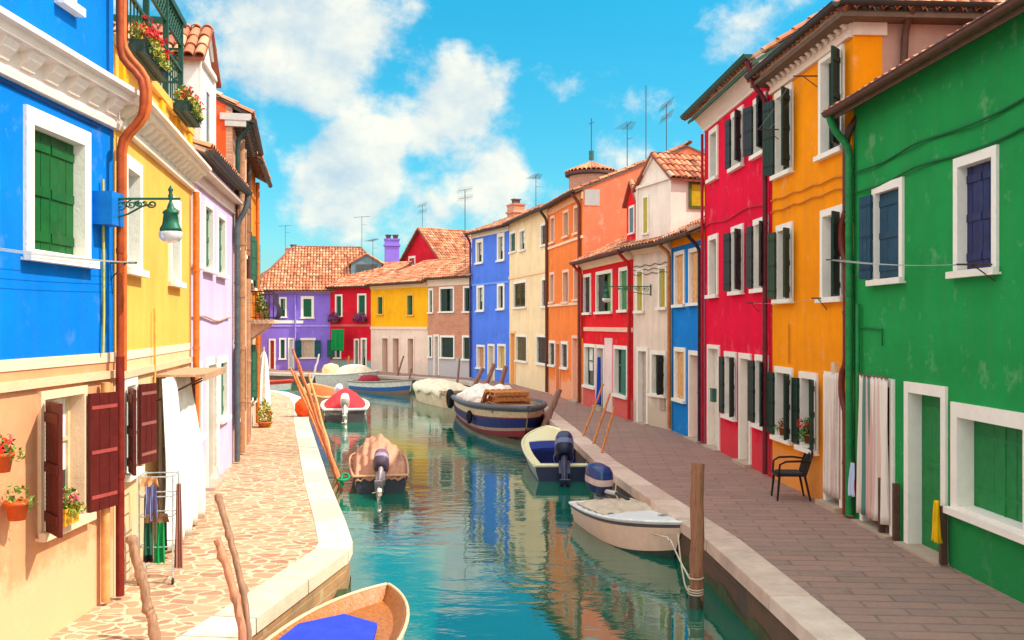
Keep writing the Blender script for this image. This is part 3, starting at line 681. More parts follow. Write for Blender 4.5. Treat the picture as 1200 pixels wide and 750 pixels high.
# ================= right bank
# green house (near right)
P = {}
a, b = Vector((5.13, 14.1)), Vector((5.31, 9.79)); d = (b-a).normalized()
H = House('house', 'bright green house nearest on the right bank, blue shutters upstairs', a, a+d*9, 6.2, [(0, GREEN)], 7)
H.win(1024, 1060, 213, 331, pane='glass', L=172, Rr=1, leaf=(.01, .055, .10), lw=.3, full=True, leaf_label='dark teal blue shutter')
H.win(1120, 1171, 178, 321, pane='glass', Rr=1, L=1, rec=.2, leaf=(.02, .026, .10), leaf_label='deep indigo blue shutter')
H.win(1010, 1049, 442, 622, pane='glass', door=True, casing=(.3, .1, .05), tw=.1)
H.win(1062, 1111, 450, 652, pane=(.012, .20, .05), door=True, rec=.2, tw=.12)
a0 = H.hit(1117)[0]; H.win_m(a0, a0+1.62, .68, 1.98, pane=(.012, .20, .05), rec=.22, tw=.15)
H.win_m(a0+2.6, a0+3.5, 3.2, 4.6, Rr=1, L=1, leaf=(.02, .026, .10)); H.win_m(a0+2.6, a0+3.5, .9, 2.1)
H.finish('gable', zr=8.0, ov=.32, xo=.1, xo0=.12)
H.gutter(6.07, -.40, .07, (.12, .045, .03))
L = H.L; zg = 6.0
gp = (.015, .22, .06)
H.pipe([(.0, -.38, 6.05), (.02, -.3, 5.8), (.06, -.09, 5.55), (.06, -.09, .05)], .055, gp)
H.pipe([(.30, -.06, 3.2), (.30, -.06, .9)], .03, gp, clamps=False)
m = MB()
for k, z in enumerate((5.16, 4.86)):
    pts = [(.15+i*.3, -.035-.012*math.sin(i*1.3), z-.03*math.sin(i*.7)+i*.004) for i in range(28)]; m.tube(pts, .016, 5)
H.part('cable', m, paint((.01, .13, .04), .6)); m = MB(); m.tube([(.3, -.03, 1.95+.9), (1.05, -.03, 1.93+.9), (1.05, -.03, 1.7+.9)], .012, 5); H.part('conduit', m, paint((.01, .13, .04), .6))
for i, (px, z) in enumerate(((1040, .0), (1057, .0), (1113, .0))):
    q = MB(); t = H.hit(px)[0]; q.box(t-.03, t+.03, -.12, -.04, .02, .78 if i < 2 else .72); H.part('flood_board_rail', q, metal((.14, .07, .05), .5))
greenH = H
# orange house
b, a = Vector((5.13, 14.105)), Vector((4.91, 17.7))
H = House('house', 'orange house between the green and the crimson houses with a black chair outside', a, b, 7.7, [(0, ORANGE)], 7, sideR=PINKW)
H.win(909, 930, 103, 205, pane='glass', L=160, Rr=138, lw=.30, leaf=DG, leaf_label='dark green shutter')
H.win(961, 990, 58, 181, pane='glass', Rr=138, lw=.3, leaf=DG)
H.win(911, 930, 262, 354, pane='glass', L=168, Rr=142, lw=.26, leaf=DARKB if 0 else (.03, .055, .03))
H.win(963, 990, 243, 352, pane='glass', Rr=138, lw=.28, leaf=DG)
H.win(909, 930, 430, 516, pane='glass', L=172, Rr=145, lw=.26, leaf=DG)
H.win(938, 959, 436, 528, pane='glass', L=176, Rr=150, lw=.24, leaf=DG)
H.win(967, 989, 440, 590, pane='glass', door=True, casing=(.4, .3, .25))
H.finish('hip', zr=9.6, ov=.32, run=3.0, hx=1.7, strip=.45)
H.cornice(7.22, 7.66, .30, (.80, .62, .50), dent=.24, arch=True)
m = MB(); m.box(H.L-.002, H.L+.05, -.02, .5, 7.24, 7.62); m.box(H.L-.002, H.L+.09, -.05, .55, 7.55, 7.66); H.part('cornice', m, stone((.80, .62, .50), (.66, .5, .4)))
H.gutter(7.62, -.40, .075, (.035, .03, .03), x0=-.2, x1=H.L+.36)
m = MB(); n = 8
rows = [[(H.L+.40+.075*math.cos(math.pi+math.pi*j/n), y, 7.62+.075*math.sin(math.pi+math.pi*j/n)) for j in range(n+1)] for y in (-.4, 7.3)]
m.grid(rows); H.part('gutter', m, metal((.035, .03, .03), .5, .3))
H.pipe([(H.L+.36, .75, 7.58), (H.L+.10, .75, 7.3), (H.L+.10, .72, 6.55), (H.L+.10, .3, 6.2), (H.L+.08, -.02, 5.95), (H.L-.03, -.10, 5.7), (H.L-.03, -.1, 4.6)], .055, (.10, .045, .03))
H.pipe([(H.L-.04, -.10, 4.6), (H.L-.16, -.12, 4.4), (H.L-.16, -.12, 4.05), (H.L-.03, -.1, 3.85), (H.L-.03, -.1, 2.3), (H.L-.15, -.12, 2.15), (H.L-.15, -.12, 1.8), (H.L-.04, -.1, 1.6), (H.L-.04, -.1, .03)], .05, (.17, .03, .02))
H.antenna((2.0, 3.2, 9.5), 1.0, 2)
m = MB()
for z, sg in ((5.22, -.02), (5.0, .0)):
    m.tube([(i*.3, -.03, z+.02*math.sin(i*2.1)+sg*i*.15) for i in range(12)], .014, 5)
H.part('cable', m, paint((.6, .2, .01), .6)); m = MB(); m.tube([(.95, -.03, 2.9), (.95, -.03, 2.2)], .012, 4); H.part('conduit', m, paint((.6, .2, .01), .6))
m = MB(); m.box(2.9, 3.05, -.06, 0, 2.15, 2.3); H.part('meter_box', m, paint((.7, .5, .3), .6))
# crimson house
b, a = Vector((4.908, 17.72)), Vector((4.68, 22.8))
H = House('house', 'crimson three storey house with deep white cornice and black shutters', a, b, 8.1, [(0, MAG)], 7)
H.win(832, 842, 150, 211, pane=(.12, .16, .12)); H.win(858, 872, 128, 197, L=172, Rr=140, lw=.25, leaf=(.02, .03, .035)); H.win(884, 899, 112, 182, L=160, Rr=140, lw=.28, leaf=(.02, .03, .035))
H.win(831, 842, 275, 348, pane=(.2, .1, .09)); H.win(858, 872, 264, 344, L=165, Rr=142, lw=.27, leaf=(.03, .035, .035)); H.win(884, 901, 255, 341, L=172, Rr=142, lw=.25, leaf=(.03, .035, .035))
H.win(830, 844, 404, 527, pane=(.75, .66, .58), door=True, tw=.08); H.win(850, 864, 412, 490, L=172, Rr=145, lw=.22, leaf=(.02, .035, .03)); H.win(867, 881, 414, 541, pane=(.62, .5, .42), door=True)
H.win(886, 901, 416, 501, L=172, Rr=145, lw=.26, leaf=(.02, .035, .03))
H.finish('gable', zr=10.4, ov=.38, xo=.02, xo0=.15, soffit=(.05, .12, .08))
H.cornice(7.56, 8.02, .34, (.82, .70, .62))
H.gutter(7.98, -.47, .085, (.01, .06, .04), x0=-.2)
H.pipe([(H.L-.1, -.45, 7.9), (H.L-.12, -.3, 7.4), (H.L-.14, -.09, 7.2), (H.L-.14, -.09, .05)], .05, (.16, .02, .03))
H.pipe([(.07, -.08, 7.5), (.07, -.08, .05)], .035, (.4, .01, .03))
H.antenna((3.6, 2.4, 9.7), 1.6, 2)
m = MB(); m.tube([(i*.4, -.03, 5.24+.04*math.sin(i*.9)) for i in range(13)], .015, 5); H.part('cable', m, paint((.5, .01, .04), .6))
# blue narrow house
b, a = Vector((4.677, 22.83)), Vector((4.37, 25.7))
H = House('house', 'narrow bright blue house with orange panel shutters next to the crimson one', a, b, 5.3, [(4.98, BLUEA), (0, ORANGE)], 7)
H.win(791, 803, 294, 359, L=2, Rr=2, leaf=PEA, tw=.09); H.win(808, 822, 290, 357, L=2, Rr=2, leaf=PEA, tw=.09); H.win(791, 804, 407, 470, L=2, Rr=2, leaf=PEA, tw=.1); H.win(808, 823, 411, 518, pane=(.62, .18, .06), door=True, rec=.25)
H.finish('gable', zr=7.0, ov=.35, xo=.0, xo0=.02)
H.gutter(5.13, -.42, .06, (.12, .05, .03))
H.pipe([(.07, -.4, 5.08), (.07, -.09, 4.85), (.07, -.09, .05)], .05, (.55, .18, .05)); H.pipe([(H.L-.1, -.4, 5.08), (H.L-.1, -.09, 4.75), (H.L-.1, -.09, .05)], .045, (.03, .02, .04))
# cream narrow house with the big dormer
b, a = Vector((4.365, 25.73)), Vector((3.62, 28.0))
H = House('house', 'narrow weathered cream house with a big white dormer and olive shutters', a, b, 5.25, [(0, CREAMA)], 7)
H.win(746, 755, 315, 366, pane=YG, rec=.06, tw=.08); H.win(772, 782, 311, 362, pane=YG, rec=.06, tw=.08); H.win(747, 760, 407, 498, pane=(.5, .4, .36), door=True); H.win(763, 781, 411, 464, L=None, Rr=120, lw=.3, leaf=(.02, .025, .02))
H.finish('gable', zr=6.6, ov=.35, xo=.02, xo0=.02)
H.cornice(4.95, 5.22, .2, (.85, .6, .42))
H.gutter(5.12, -.42, .06, (.08, .05, .04))
m = MB(); t = H.hit(777)[0]; m.box(t-.15, t+.15, -.03, .0, .5, .85); H.part('vent_grille', m, paint((.4, .3, .25)))
m = MB()
for i in range(3): m.tube([(.05+k*.2, -.03, 4.6-.12*i+.03*math.sin(k*2+i)) for k in range(12)], .012, 4)
H.part('cable', m, paint((.15, .1, .08)))
H.dormer(.15, 2.35, .05, 3.6, 5.1, 6.95, 7.75, plaster((.86, .72, .64), .6), win=(.55, .95, 5.55, 6.65, WHITE, paint(YG)), pedi=(.85, .72, .64),
         side_win=(.55, 1.35, 6.1, 6.85, paint((.10, .11, .02)), paint((.55, .36, .01)), 1))
# red house
b, a = Vector((3.615, 28.03)), Vector((2.57, 33.9))
H = House('house', 'low red house with cream eaves band and a small red dormer', a, b, 5.25, [(0, REDA)], 7)
H.win(684, 693, 321, 368, L=2, Rr=2, leaf=(.03, .02, .02)); H.win(699, 718, 317, 367, L=2, Rr=None, pane=(.1, .24, .06), leaf=(.02, .025, .02)); H.win(726, 737, 313, 365, L=2, Rr=2, leaf=(.05, .22, .07))
H.win(685, 698, 403, 454, pane='glass'); H.win(699, 709, 404, 475, pane=(.45, .4, .4), door=True); H.win(720, 736, 405, 465, L=None, Rr=2, leaf=(.01, .17, .12))
H.finish('gable', zr=6.9, ov=.38, xo=.02, xo0=.1)
H.band(2.66, 2.8, .035, (.85, .5, .36)); H.cornice(4.85, 5.2, .32, (.88, .62, .42))
H.gutter(5.1, -.45, .065, (.2, .04, .03))
H.pipe([(H.L-.12, -.43, 5.05), (H.L-.12, -.09, 4.7), (H.L-.12, -.09, .05)], .05, (.5, .02, .02)); H.pipe([(.1, -.43, 5.05), (.1, -.09, 4.7), (.1, -.09, 2.4)], .05, (.5, .02, .02))
a0, a1 = H.hit(709)[0], H.hit(718)[0]
m = MB(); m.box(a0, a1, -.02, .01, .05, 2.45); H.part('wall_panel', m, plaster((.85, .62, .6), .7))
t0 = H.hit(722)[0]; H.dormer(t0, t0+1.15, .35, 2.8, 5.2, 6.75, 7.35, REDA, win=(t0+.3, t0+.85, 5.75, 6.6, WHITE, glass()), pedi=None)
t0 = H.hit(740)[0]
m = MB()
for (x0, x1, y0, y1, z0, z1) in ((t0+.0, H.L-.0, .5, 5.5, 5, 7.6),): m.box(x0, x1, y0, y1, z0, z1)
H.part('fire_wall', m, REDA)
# salmon house
b, a = Vector((2.565, 33.93)), Vector((1.50, 39.6))
H = House('house', 'tall salmon orange house whose bare side wall rises over the red house', a, b, 7.85, [(0, SALM)], 8, sideR=plaster((.80, .20, .10), .9, (.7, .4, .3)))
T3 = dict(trim=(.9, .55, .38), tw=.09)
for x in ((645.5, 650.5, 253, 285), (660.5, 667, 246, 278), (673, 680, 240, 274), (645, 650, 319, 355), (660, 667, 316, 355), (673, 680, 312, 352)): H.win(*x, pane=(.25, .1, .07), **T3)
H.win(644, 651, 399, 429, L=2, Rr=2, leaf=DARKB); H.win(658, 666, 400, 432, L=2, Rr=2, leaf=DARKB); H.win(652, 657, 400, 463, pane=(.8, .3, .1), door=True, trim=(.8, .3, .12)); H.win(671, 679, 393, 469, pane=(.85, .45, .3), door=True, trim=(.9, .5, .35))
H.finish('gable', zr=9.5, ov=.3, xo=.04, xo0=.02)
H.band(7.45, 7.7, .05, (.92, .42, .2)); H.band(6.02, 6.12, .05, (.92, .6, .4)); H.band(3.62, 3.72, .05, (.92, .6, .4))
H.gutter(7.72, -.38, .06, (.04, .03, .03)); H.pipe([(H.L-.25, -.36, 7.65), (H.L-.25, -.08, 7.3), (H.L-.25, -.08, .05)], .06, (.2, .05, .03)); H.pipe([(.2, -.36, 7.65), (.15, -.08, 7.3), (.15, -.08, .05)], .06, (.12, .05, .03))
m = MB(); m.box(H.L-.003, H.L+.012, .06, .62, 7.2, 7.78); H.part('render_patch', m, stone((.36, .36, .36), (.5, .42, .38)))
for px_, yt_, yb_, D_, k_ in ((735, 145, 200, 36.5, 0), (757, 100, 190, 35, 3), (781, 122, 176, 35.5, 1), (823, 176, 192, 36, 0)): H.ant_px(px_, yt_, yb_, D_, k_)
m = MB(); m.lathe([(0, 0), (.12, .02), (.22, .06), (.3, .12)], n=16); o = H.part('satellite_dish', m, metal((.35, .5, .5), .5, .2)); o.location = (5.5, 5.5, 9.6); o.rotation_euler = (R(70), 0, R(40))
# cream house, blue house beyond
b, a = Vector((1.495, 39.63)), Vector((-.13, 46.2))
H = House('house', 'tall cream house with brown shutters between salmon and blue houses', a, b, 7.9, [(0, CREAMB)], 8)
BR = (.11, .075, .02)
H.win(609, 616, 268, 294, pane='glass'); H.win(634, 642, 261, 288, L=2, Rr=2, leaf=DARKB); H.win(598, 605, 271, 296, L=2, Rr=2, leaf=(.01, .07, .05))
H.win(602, 617, 329, 361, L=2, Rr=2, leaf=BR, louvre=True); H.win(635, 642, 325, 360, L=2, Rr=2, leaf=(.08, .02, .02)); H.win(605, 618, 392, 424, L=2, Rr=2, leaf=BR); H.win(629, 641, 392, 427, L=2, Rr=2, leaf=DARKB); H.win(598.5, 604.5, 388, 453, pane=(.85, .4, .12), door=True, trim=(.9, .5, .2))
H.finish('gable', zr=9.4, ov=.3, xo=.0, xo0=.0)
H.band(5.1, 5.25, .04, (.92, .6, .35)); H.ant_px(628, 205, 246, 46, 0); H.gutter(7.77, -.38, .06, (.04, .03, .03))
b, a = Vector((-.135, 46.23)), Vector((-2.16, 50.6))
H = House('house', 'tall royal blue house with white window frames far down the canal', a, b, 7.85, [(0, BLUEB)], 8)
for x in ((558, 566.5, 280, 309), (583, 591.5, 273, 306), (559, 567.5, 333, 365), (583, 591.5, 331, 363)): H.win(*x, pane='glass', tw=.16)
H.win(559, 568.5, 404, 432, pane=(.55, .25, .12)); H.win(572, 580, 403, 447, pane=(.6, .4, .3), door=True); H.win(583.5, 593, 403, 433, pane=(.6, .35, .08))
H.finish('gable', zr=9.4, ov=.3, xo=.0, xo0=.1)
H.band(7.5, 7.75, .06, (.85, .68, .58)); H.band(4.95, 5.05, .04, (.15, .3, .8)); H.gutter(7.72, -.38, .06, (.04, .03, .03)); H.pipe([(.0, -.36, 7.7), (-.02, -.09, 7.3), (-.02, -.09, .05)], .06, (.05, .06, .2))
H.chimney(.9, 2.2, 8.2, 9.3, .45, BRK, 1)
# brick house
b, a = Vector((-2.165, 50.62)), Vector((-4.8, 53.6))
H = House('house', 'pinkish brick house with dark green shutters and a grey stone base', a, b, 5.6, [(1.05, stone((.42, .42, .46), (.55, .42, .38), 3)), (0, BRK)], 8)
H.win(502.5, 508, 338, 367, L=2, Rr=None, leaf=GRN); H.win(515, 532.5, 336, 366, L=2, Rr=None, leaf=DG); H.win(543, 552.5, 335, 366, L=2, Rr=None, leaf=DG)
H.win(502, 507, 393, 419, L=2, Rr=2, leaf=DG); H.win(508.5, 515, 392, 440, pane=(.5, .4, .42), door=True); H.win(516, 533, 393, 420, L=2, Rr=2, leaf=DG); H.win(542, 552.5, 393, 422, L=2, Rr=2, leaf=DG)
H.finish('gable', zr=7.4, ov=.3, xo=.05, xo0=.05); H.cornice(5.05, 5.55, .15, (.85, .62, .48)); H.gutter(5.45, -.38, .06, (.1, .05, .04))
H.ant_px(545, 222, 300, 52.5, 1)
# yellow house
b, a = Vector((-4.805, 53.62)), Vector((-8.75, 58.2))
H = House('house', 'yellow house with a pale arcade of three openings at ground level', a, b, 5.45, [(2.62, PEACH), (0, YELB)], 8)
H.win(442, 449.5, 346, 369, pane=(.25, .13, .03), trim=(.8, .4, .05), L=2, leaf=GRN); H.win(476.5, 485, 344, 370, pane=(.25, .13, .03), trim=(.8, .4, .05), L=2, leaf=GRN)
for x in ((447, 456), (459.5, 469), (477, 486)): H.win(x[0], x[1], 394, 438, pane=(.42, .16, .10), door=True, rec=.35, trim=(.82, .62, .5), tw=.12)
H.finish('gable', zr=6.9, ov=.35, xo=.05, xo0=.05); H.band(2.6, 2.75, .06, (.85, .62, .5)); H.cornice(5.05, 5.4, .25, (.85, .55, .3)); H.gutter(5.28, -.42, .06, (.08, .04, .03))
H.ant_px(437, 280, 322, 61, 0)
# far red house
b, a = Vector((-8.755, 58.25)), Vector((-11.6, 59.9))
H = House('house', 'small red house with magenta window boxes and a green awning', a, b, 5.35, [(.62, plaster((.03, .3, .3), .4)), (0, REDB)], 8)
H.win(393, 401.5, 345, 371, L=2, Rr=2, leaf=(.01, .1, .05)); H.win(419, 429.5, 344, 371, L=2, Rr=2, leaf=(.01, .1, .05))
H.win(392, 400, 396, 420, L=160, Rr=None, lw=.5, leaf=(.01, .1, .07)); H.win(415, 421, 397, 432, pane=(.01, .10, .05), door=True); H.win(423, 430, 396, 432, pane='glass', door=True)
H.finish('gable', zr=6.9, ov=.3, xo=.05, xo0=.05); H.band(2.75, 2.9, .04, (.7, .1, .1)); H.gutter(5.25, -.38, .06, (.1, .04, .03)); redfar = H
# purple house
b, a = Vector((-11.605, 59.95)), Vector((-16.2, 59.1))
H = House('house', 'purple corner house with a big hipped tile roof and dormer', a, b, 5.2, [(0, PURP)], 9)
H.win(327, 336, 348, 372, L=2, Rr=None, leaf=GRN, tw=.16); H.win(352.5, 368, 347, 373, L=2, Rr=2, leaf=GRN, tw=.16)
H.win(315, 323, 397, 432, pane=(.5, .03, .02), door=True, tw=.12); H.win(327, 335.5, 396, 421, L=2, Rr=2, leaf=(.01, .12, .1), tw=.14); H.win(337.5, 345, 396, 432, pane=(.7, .66, .72), door=True); H.win(352, 370, 396, 420, L=165, Rr=165, lw=.42, leaf=(.01, .08, .11), pane=(.55, .4, .3), tw=.12)
H.finish('hip', zr=8.1, ov=.3, run=4.4, hx=2.2, xr=4.2, soffit=(.3, .15, .1)); H.band(2.75, 2.86, .04, (.42, .3, .8)); H.band(4.85, 4.98, .05, (.42, .3, .8))
H.cornice(5.0, 5.18, .14, (.8, .6, .5), dent=.3)
for px in (346,): H.pipe([H.loc(px, 345, .08), H.loc(px, 432, .08)], .06, (.33, .22, .75))
H.dormer(6.0, 8.0, 1.3, 4, 5.5, 6.9, 7.5, plaster((.15, .25, .3), .3), win=(6.3, 7.7, 6.1, 6.85, (.1, .1, .1), glass()))
H.chimney(8.75, 3.0, 5.5, 8.6, .48, PURP, 2); H.ant_px(424, 253, 300, 64.5, 0)
m = MB(); m.box(1.2, 3.0, -.06, -.01, 2.95, 3.15); H.part('name_plate', m, stone((.8, .78, .76), (.7, .68, .66)))
# red gabled house behind
H = House('house', 'dark red gabled house rising behind the yellow and brick houses', (-8.0, 68), (-4.7, 63), 7.3, [(0, REDB)], 9, sideR=REDB)
H.win(479, 487, 300, 318, pane='glass', tw=.14)
H.finish('frontgable', frontgable=9.6); H.ant_px(495, 240, 276, 66.5, 1)
H = House('house', 'distant pinkish house with low tile roofs behind the purple house', (-20, 74), (-13.5, 76), 6.6, [(0, PEACH)], 8)
H.finish('hip', zr=8.2, ov=.3, run=3, hx=2.5); H.chimney(2.8, 1.5, 7, 9.0, .6, BRK, 1); H.antenna((2.2, 2, 8), 3, 0)
H = House('house', 'small brown shed roofed house at the far left bend of the canal', (-17.2, 56.5), (-15.3, 57.5), 4.9, [(0, plaster((.4, .1, .06), .5))], 3)
H.finish('gable', zr=5.6, ov=.5, soffit=(.12, .05, .04))
# round tower
t = thing('tower', 'round brick tower with a conical tiled cap above the rooftops', 'tower', (4.4, 52, 0))
m = MB(); m.lathe([(1.25, 0), (1.25, 11.1)], n=24); m.build('wall', brick((.5, .2, .13), (.4, .16, .1), (.5, .35, .28), rot=(R(90), 0, R(.02)), dirt=(.55, .3, .2), out='Object'), t)
m = MB(); m.lathe([(1.25, 11.05), (1.46, 11.1), (1.46, 11.2), (1.3, 11.22)], n=24, sm=False); m.build('eaves', paint((.08, .05, .05), .7), t)
m = MB()
for k in range(36):
    g = 2*math.pi*k/36; U = Vector((-math.sin(g), math.cos(g), 0)); O = Vector((1.48*math.cos(g), 1.48*math.sin(g), 11.22)); V = Vector((-math.cos(g)*1.48, -math.sin(g)*1.48, .72))
    for q in range(4):
        a_, b_ = O+V*q*.25, O+V*(q+1)*.25; r0, r1 = .125*(1-q*.24), .125*(1-(q+1)*.24)
        m.grid([[p+U*rr*math.cos(h)+Vector((0, 0, rr*math.sin(h)+.02)) for h in (math.pi, 2.2, 1.57, .9, 0)] for p, rr in ((a_, r0), (b_, r1))], 0, True, t=random.uniform(.2, .8))
m.lathe([(1.47, 11.2), (.02, 11.92)], n=24, mi=1); m.build('roof', [tilem(), paint((.4, .15, .08))], t)
m = MB(); m.tube([(0, 0, 12.0), (0, 0, 12.5)], .14, 8); m.tube([(0, 0, 12.5), (0, 0, 14.3)], .03, 5); m.tube([(-.15, 0, 14), (.15, 0, 14.1)], .02, 4); m.build('finial', metal((.05, .12, .1)), t)

# ================= left bank
b, a = Vector((-4.27, 10.06)), Vector((-4.335, 2.5))
H = House('house', 'blue upper storey over peach ground floor, nearest house on the left bank', a, b, 8.6, [(2.57, L1P), (0, L1B)], 7, side=L1B); L1 = H
H.win(27, 103, 139, 306, L=1, Rr=1, leaf=(.005, .10, .02), tw=.13, rec=.2, pane='glass', leaf_label='closed green board shutter')
H.win(66, 86, -80, 8, L=1, Rr=1, leaf=(.005, .10, .02), tw=.11)
H.win(44, 99, 455, 618, pane='glass', L=138, Rr=163, lw=.40, leaf=MAR, tw=.07, trim=(.80, .55, .36), casing=(.7, .5, .3), strap=(.35, .06, .05), leaf_label='maroon board shutter standing open', curt=(.8, .75, .65))
a0 = .6; H.win_m(a0, a0+1.0, 3.6, 5.0 - .35, L=1, Rr=1, leaf=(.005, .10, .02)); 
H.finish('gable', zr=9.6)
H.cornice(4.98, 5.40, .28, (.84, .70, .62), dent=.42)
H.band(2.50, 2.60, .012, (.85, .60, .40)); H.band(2.33, 2.41, .05, (.85, .5, .3), name='moulding')
px = H.hit(131)[0]
pc = (.36, .055, .012)
H.pipe([(px-.12, -.14, 8.4), (px-.12, -.14, 5.7), (px-.06, -.36, 5.5), (px-.06, -.36, 5.1), (px-.12, -.14, 4.85), (px-.12, -.14, 2.5)], .037, pc)
H.pipe([(px-.12, -.14, 2.56), (px-.12, -.14, .04)], .045, (.20, .018, .012))
H.pipe([(px+.06, -.1, 8.4), (px+.06, -.1, 5.85), (px+.09, -.36, 5.55), (px+.09, -.36, 5.15), (px+.04, -.11, 4.85), (px+.04, -.11, 2.4)], .034, (.62, .14, .03))
H.pipe([(px-.33, -.08, 2.3), (px-.33, -.08, .04)], .045, (.70, .33, .12))
m = MB(); m.tube([(px-.30, -.04, 4.4), (px-.28, -.04, 3.0), (px-.30, -.04, 2.6)], .015, 5); H.part('cable', m, paint((.5, .45, .1)))
q = MB()
for z in (5.95, 5.45, 3.15+.0): pass
t0, t1 = H.hit(66)[0], H.hit(112)[0]
m = MB(); m.tube([(2, -.02, 4.9), (4, -.02, 4.94), (px-.35, -.02, 4.93)], .009, 4); H.part('cable', m, paint((.02, .04, .2)))
# yellow house
a, b = Vector((-4.267, 10.065)), Vector((-5.13, 15.0))
H = House('house', 'yellow house with a green railed roof terrace and red geraniums', a, b, 5.98, [(2.56, LCRE), (0, LYEL)], 7, side=LYEL); L2 = H
H.win(143.5, 164, 186, 320, pane=(.05, .12, .08), tw=.13, rec=.22); H.win(197, 210, 232, 334, pane=(.05, .12, .08), tw=.13, rec=.22)
H.win(143, 158, 440, 556, pane='glass', L=160, Rr=163, lw=.38, leaf=MAR, tw=.1, strap=(.3, .1, .08)); H.win(186, 203, 438, 606, pane=(.5, .45, .4), door=True); H.win(196, 208, 434, 520, pane='glass', L=None, Rr=162, lw=.4, leaf=MAR, tw=.1)
H.finish(None)
H.cornice(5.03, 5.40, .32, (.86, .74, .62), dent=.30, arch=True)
H.band(2.50, 2.60, .012, (.85, .68, .5)); H.band(5.9, 6.02, .06, (.85, .45, .08), name='coping'); H.band(2.30, 2.38, .05, (.8, .5, .3), name='moulding')
for k in range(5): q = .35+k*1.1; m = MB(); m.box(q-.13, q+.13, -.045, .01, 5.41, 5.89); H.part('pilaster', m, plaster((.9, .42, .02), .3))
H.pipe([(H.L-.12, -.1, 5.0), (H.L-.12, -.1, .04)], .05, (.62, .17, .03)); H.pipe([(1.9, -.05, 3.1), (1.9, -.05, 2.1)], .015, (.7, .4, .1), clamps=False)
rail = thing('terrace_railing', 'dark green lattice railing and pergola frame on the yellow house roof', 'railing', H.root.location, H.root.rotation_euler[2])
gm = metal((.01, .075, .04), .5, .2); zt = 7.5
xs = [.5, 1.9, 3.2, 4.4]
for x in xs:
    m = MB(); m.box(x-.035, x+.035, .02, .09, 6.0, zt); m.build('post', gm, rail)
m = MB(); m.box(.3, 4.6, .0, .10, zt, zt+.09); m.box(4.37, 4.44, .1, 3.2, zt+.002, zt+.09); m.build('beam', gm, rail)
def lattice(mb, T, x0, x1, z0, z1, sp=.16, w=.012):
    mb.box(x0, x1, -.02, .02, z0-.03, z0, 0, T); mb.box(x0, x1, -.02, .02, z1, z1+.03, 0, T)
    n = int((x1-x0+z1-z0)/sp)+1; h = z1-z0
    for k in range(n):
        for sg in (0, 1):
            s0 = x0-h+k*sp; A = [s0, z0]; B = [s0+h, z1]
            if A[0] < x0: A = [x0, z0+(x0-s0)]
            if B[0] > x1: B = [x1, z0+(x1-s0)]
            if A[0] >= x1 or B[0] <= x0: continue
            if sg: A[0], B[0] = x0+x1-A[0], x0+x1-B[0]
            mb.tube([T @ Vector((A[0], -.008+.016*sg, A[1])), T @ Vector((B[0], -.008+.016*sg, B[1]))], w, 4)
I4 = Matrix.Identity(4)
m = MB(); lattice(m, I4 @ Matrix.Translation((0, .055, 0)), .5, 4.4, 7.18, 7.46, .14); m.build('lattice_panel', gm, rail)
m = MB(); T = Matrix.Translation((4.4, .09, 0)) @ Matrix.Rotation(R(90), 4, 'Z'); lattice(m, T, .0, 3.0, 6.62, 7.1, .17, .014); m.box(0, 3, -.015, .015, 6.02, 6.07, 0, T)
for k in range(14): m.box(.1+k*.22, .12+k*.22, -.01, .01, 6.07, 6.59, 0, T)
m.box(2.9, 2.97, -.03, .03, 6, zt, 0, T); m.build('lattice_panel', gm, rail)
m = MB()
for k in range(22): x = .5+k*.18; m.box(x, x+.016, .05, .066, 6.0, 6.75)
m.box(.5, 4.4, .03, .08, 6.75, 6.79); m.build('balusters', gm, rail)
# lilac house
a, b = Vector((-5.132, 15.01)), Vector((-5.84, 19.65))
H = House('house', 'pale lilac house with tall green shutters and a white dormer', a, b, 5.8, [(0, LILAC)], 7, side=plaster((.34, .22, .62), .3)); L3 = H
for x in ((221, 233, 221, 312), (238, 248.5, 237, 318), (253.5, 263, 250, 324)): H.win(*x, pane='glass', L=1, Rr=1, leaf=(.01, .13, .07), tw=.09)
H.win(225, 235, 424, 515, pane='glass', L=1, Rr=1, leaf=(.01, .13, .07)); H.win(241, 252, 420, 566, pane=(.78, .74, .7), door=True); H.win(256, 265.5, 418, 492, pane='glass', L=1, Rr=1, leaf=(.01, .13, .07))
H.finish('gable', zr=7.0, ov=.24, xo=.0, xo0=.05, soffit=(.55, .42, .35))
H.gutter(5.66, -.31, .08, (.045, .05, .055), x0=-.1, x1=H.L+.05); m = MB(); m.box(0, H.L, -.22, .0, 5.40, 5.46); m.box(0, H.L, -.06, .0, 5.2, 5.4); H.part('soffit', m, stone((.75, .58, .5), (.6, .45, .4)))
H.pipe([(H.L-.1, -.31, 5.6), (H.L-.1, -.28, 5.3), (H.L-.12, -.1, 5.0), (H.L-.12, -.1, .04)], .055, (.10, .12, .13))
H.pipe([(2.2, -.06, 2.3), (2.2, -.06, .3)], .04, (.75, .75, .7)); H.pipe([(2.35, -.06, 2.1), (2.35, -.06, .2)], .03, (.6, .65, .6))
m = MB(); m.tube([(.0, -.05, 3.05)]+[(k*.5, -.04, 3.0+.04*math.sin(k)) for k in range(1, 9)], .02, 5); H.part('cable', m, paint((.6, .35, .25)))
H.dormer(.75, 2.35, .0+.02, 2.6, 5.75, 7.42, 8.1, plaster((.86, .80, .78), .3), win=(1.3, 1.8, 6.0, 7.05, WHITE, glass()), pedi=WHITE)
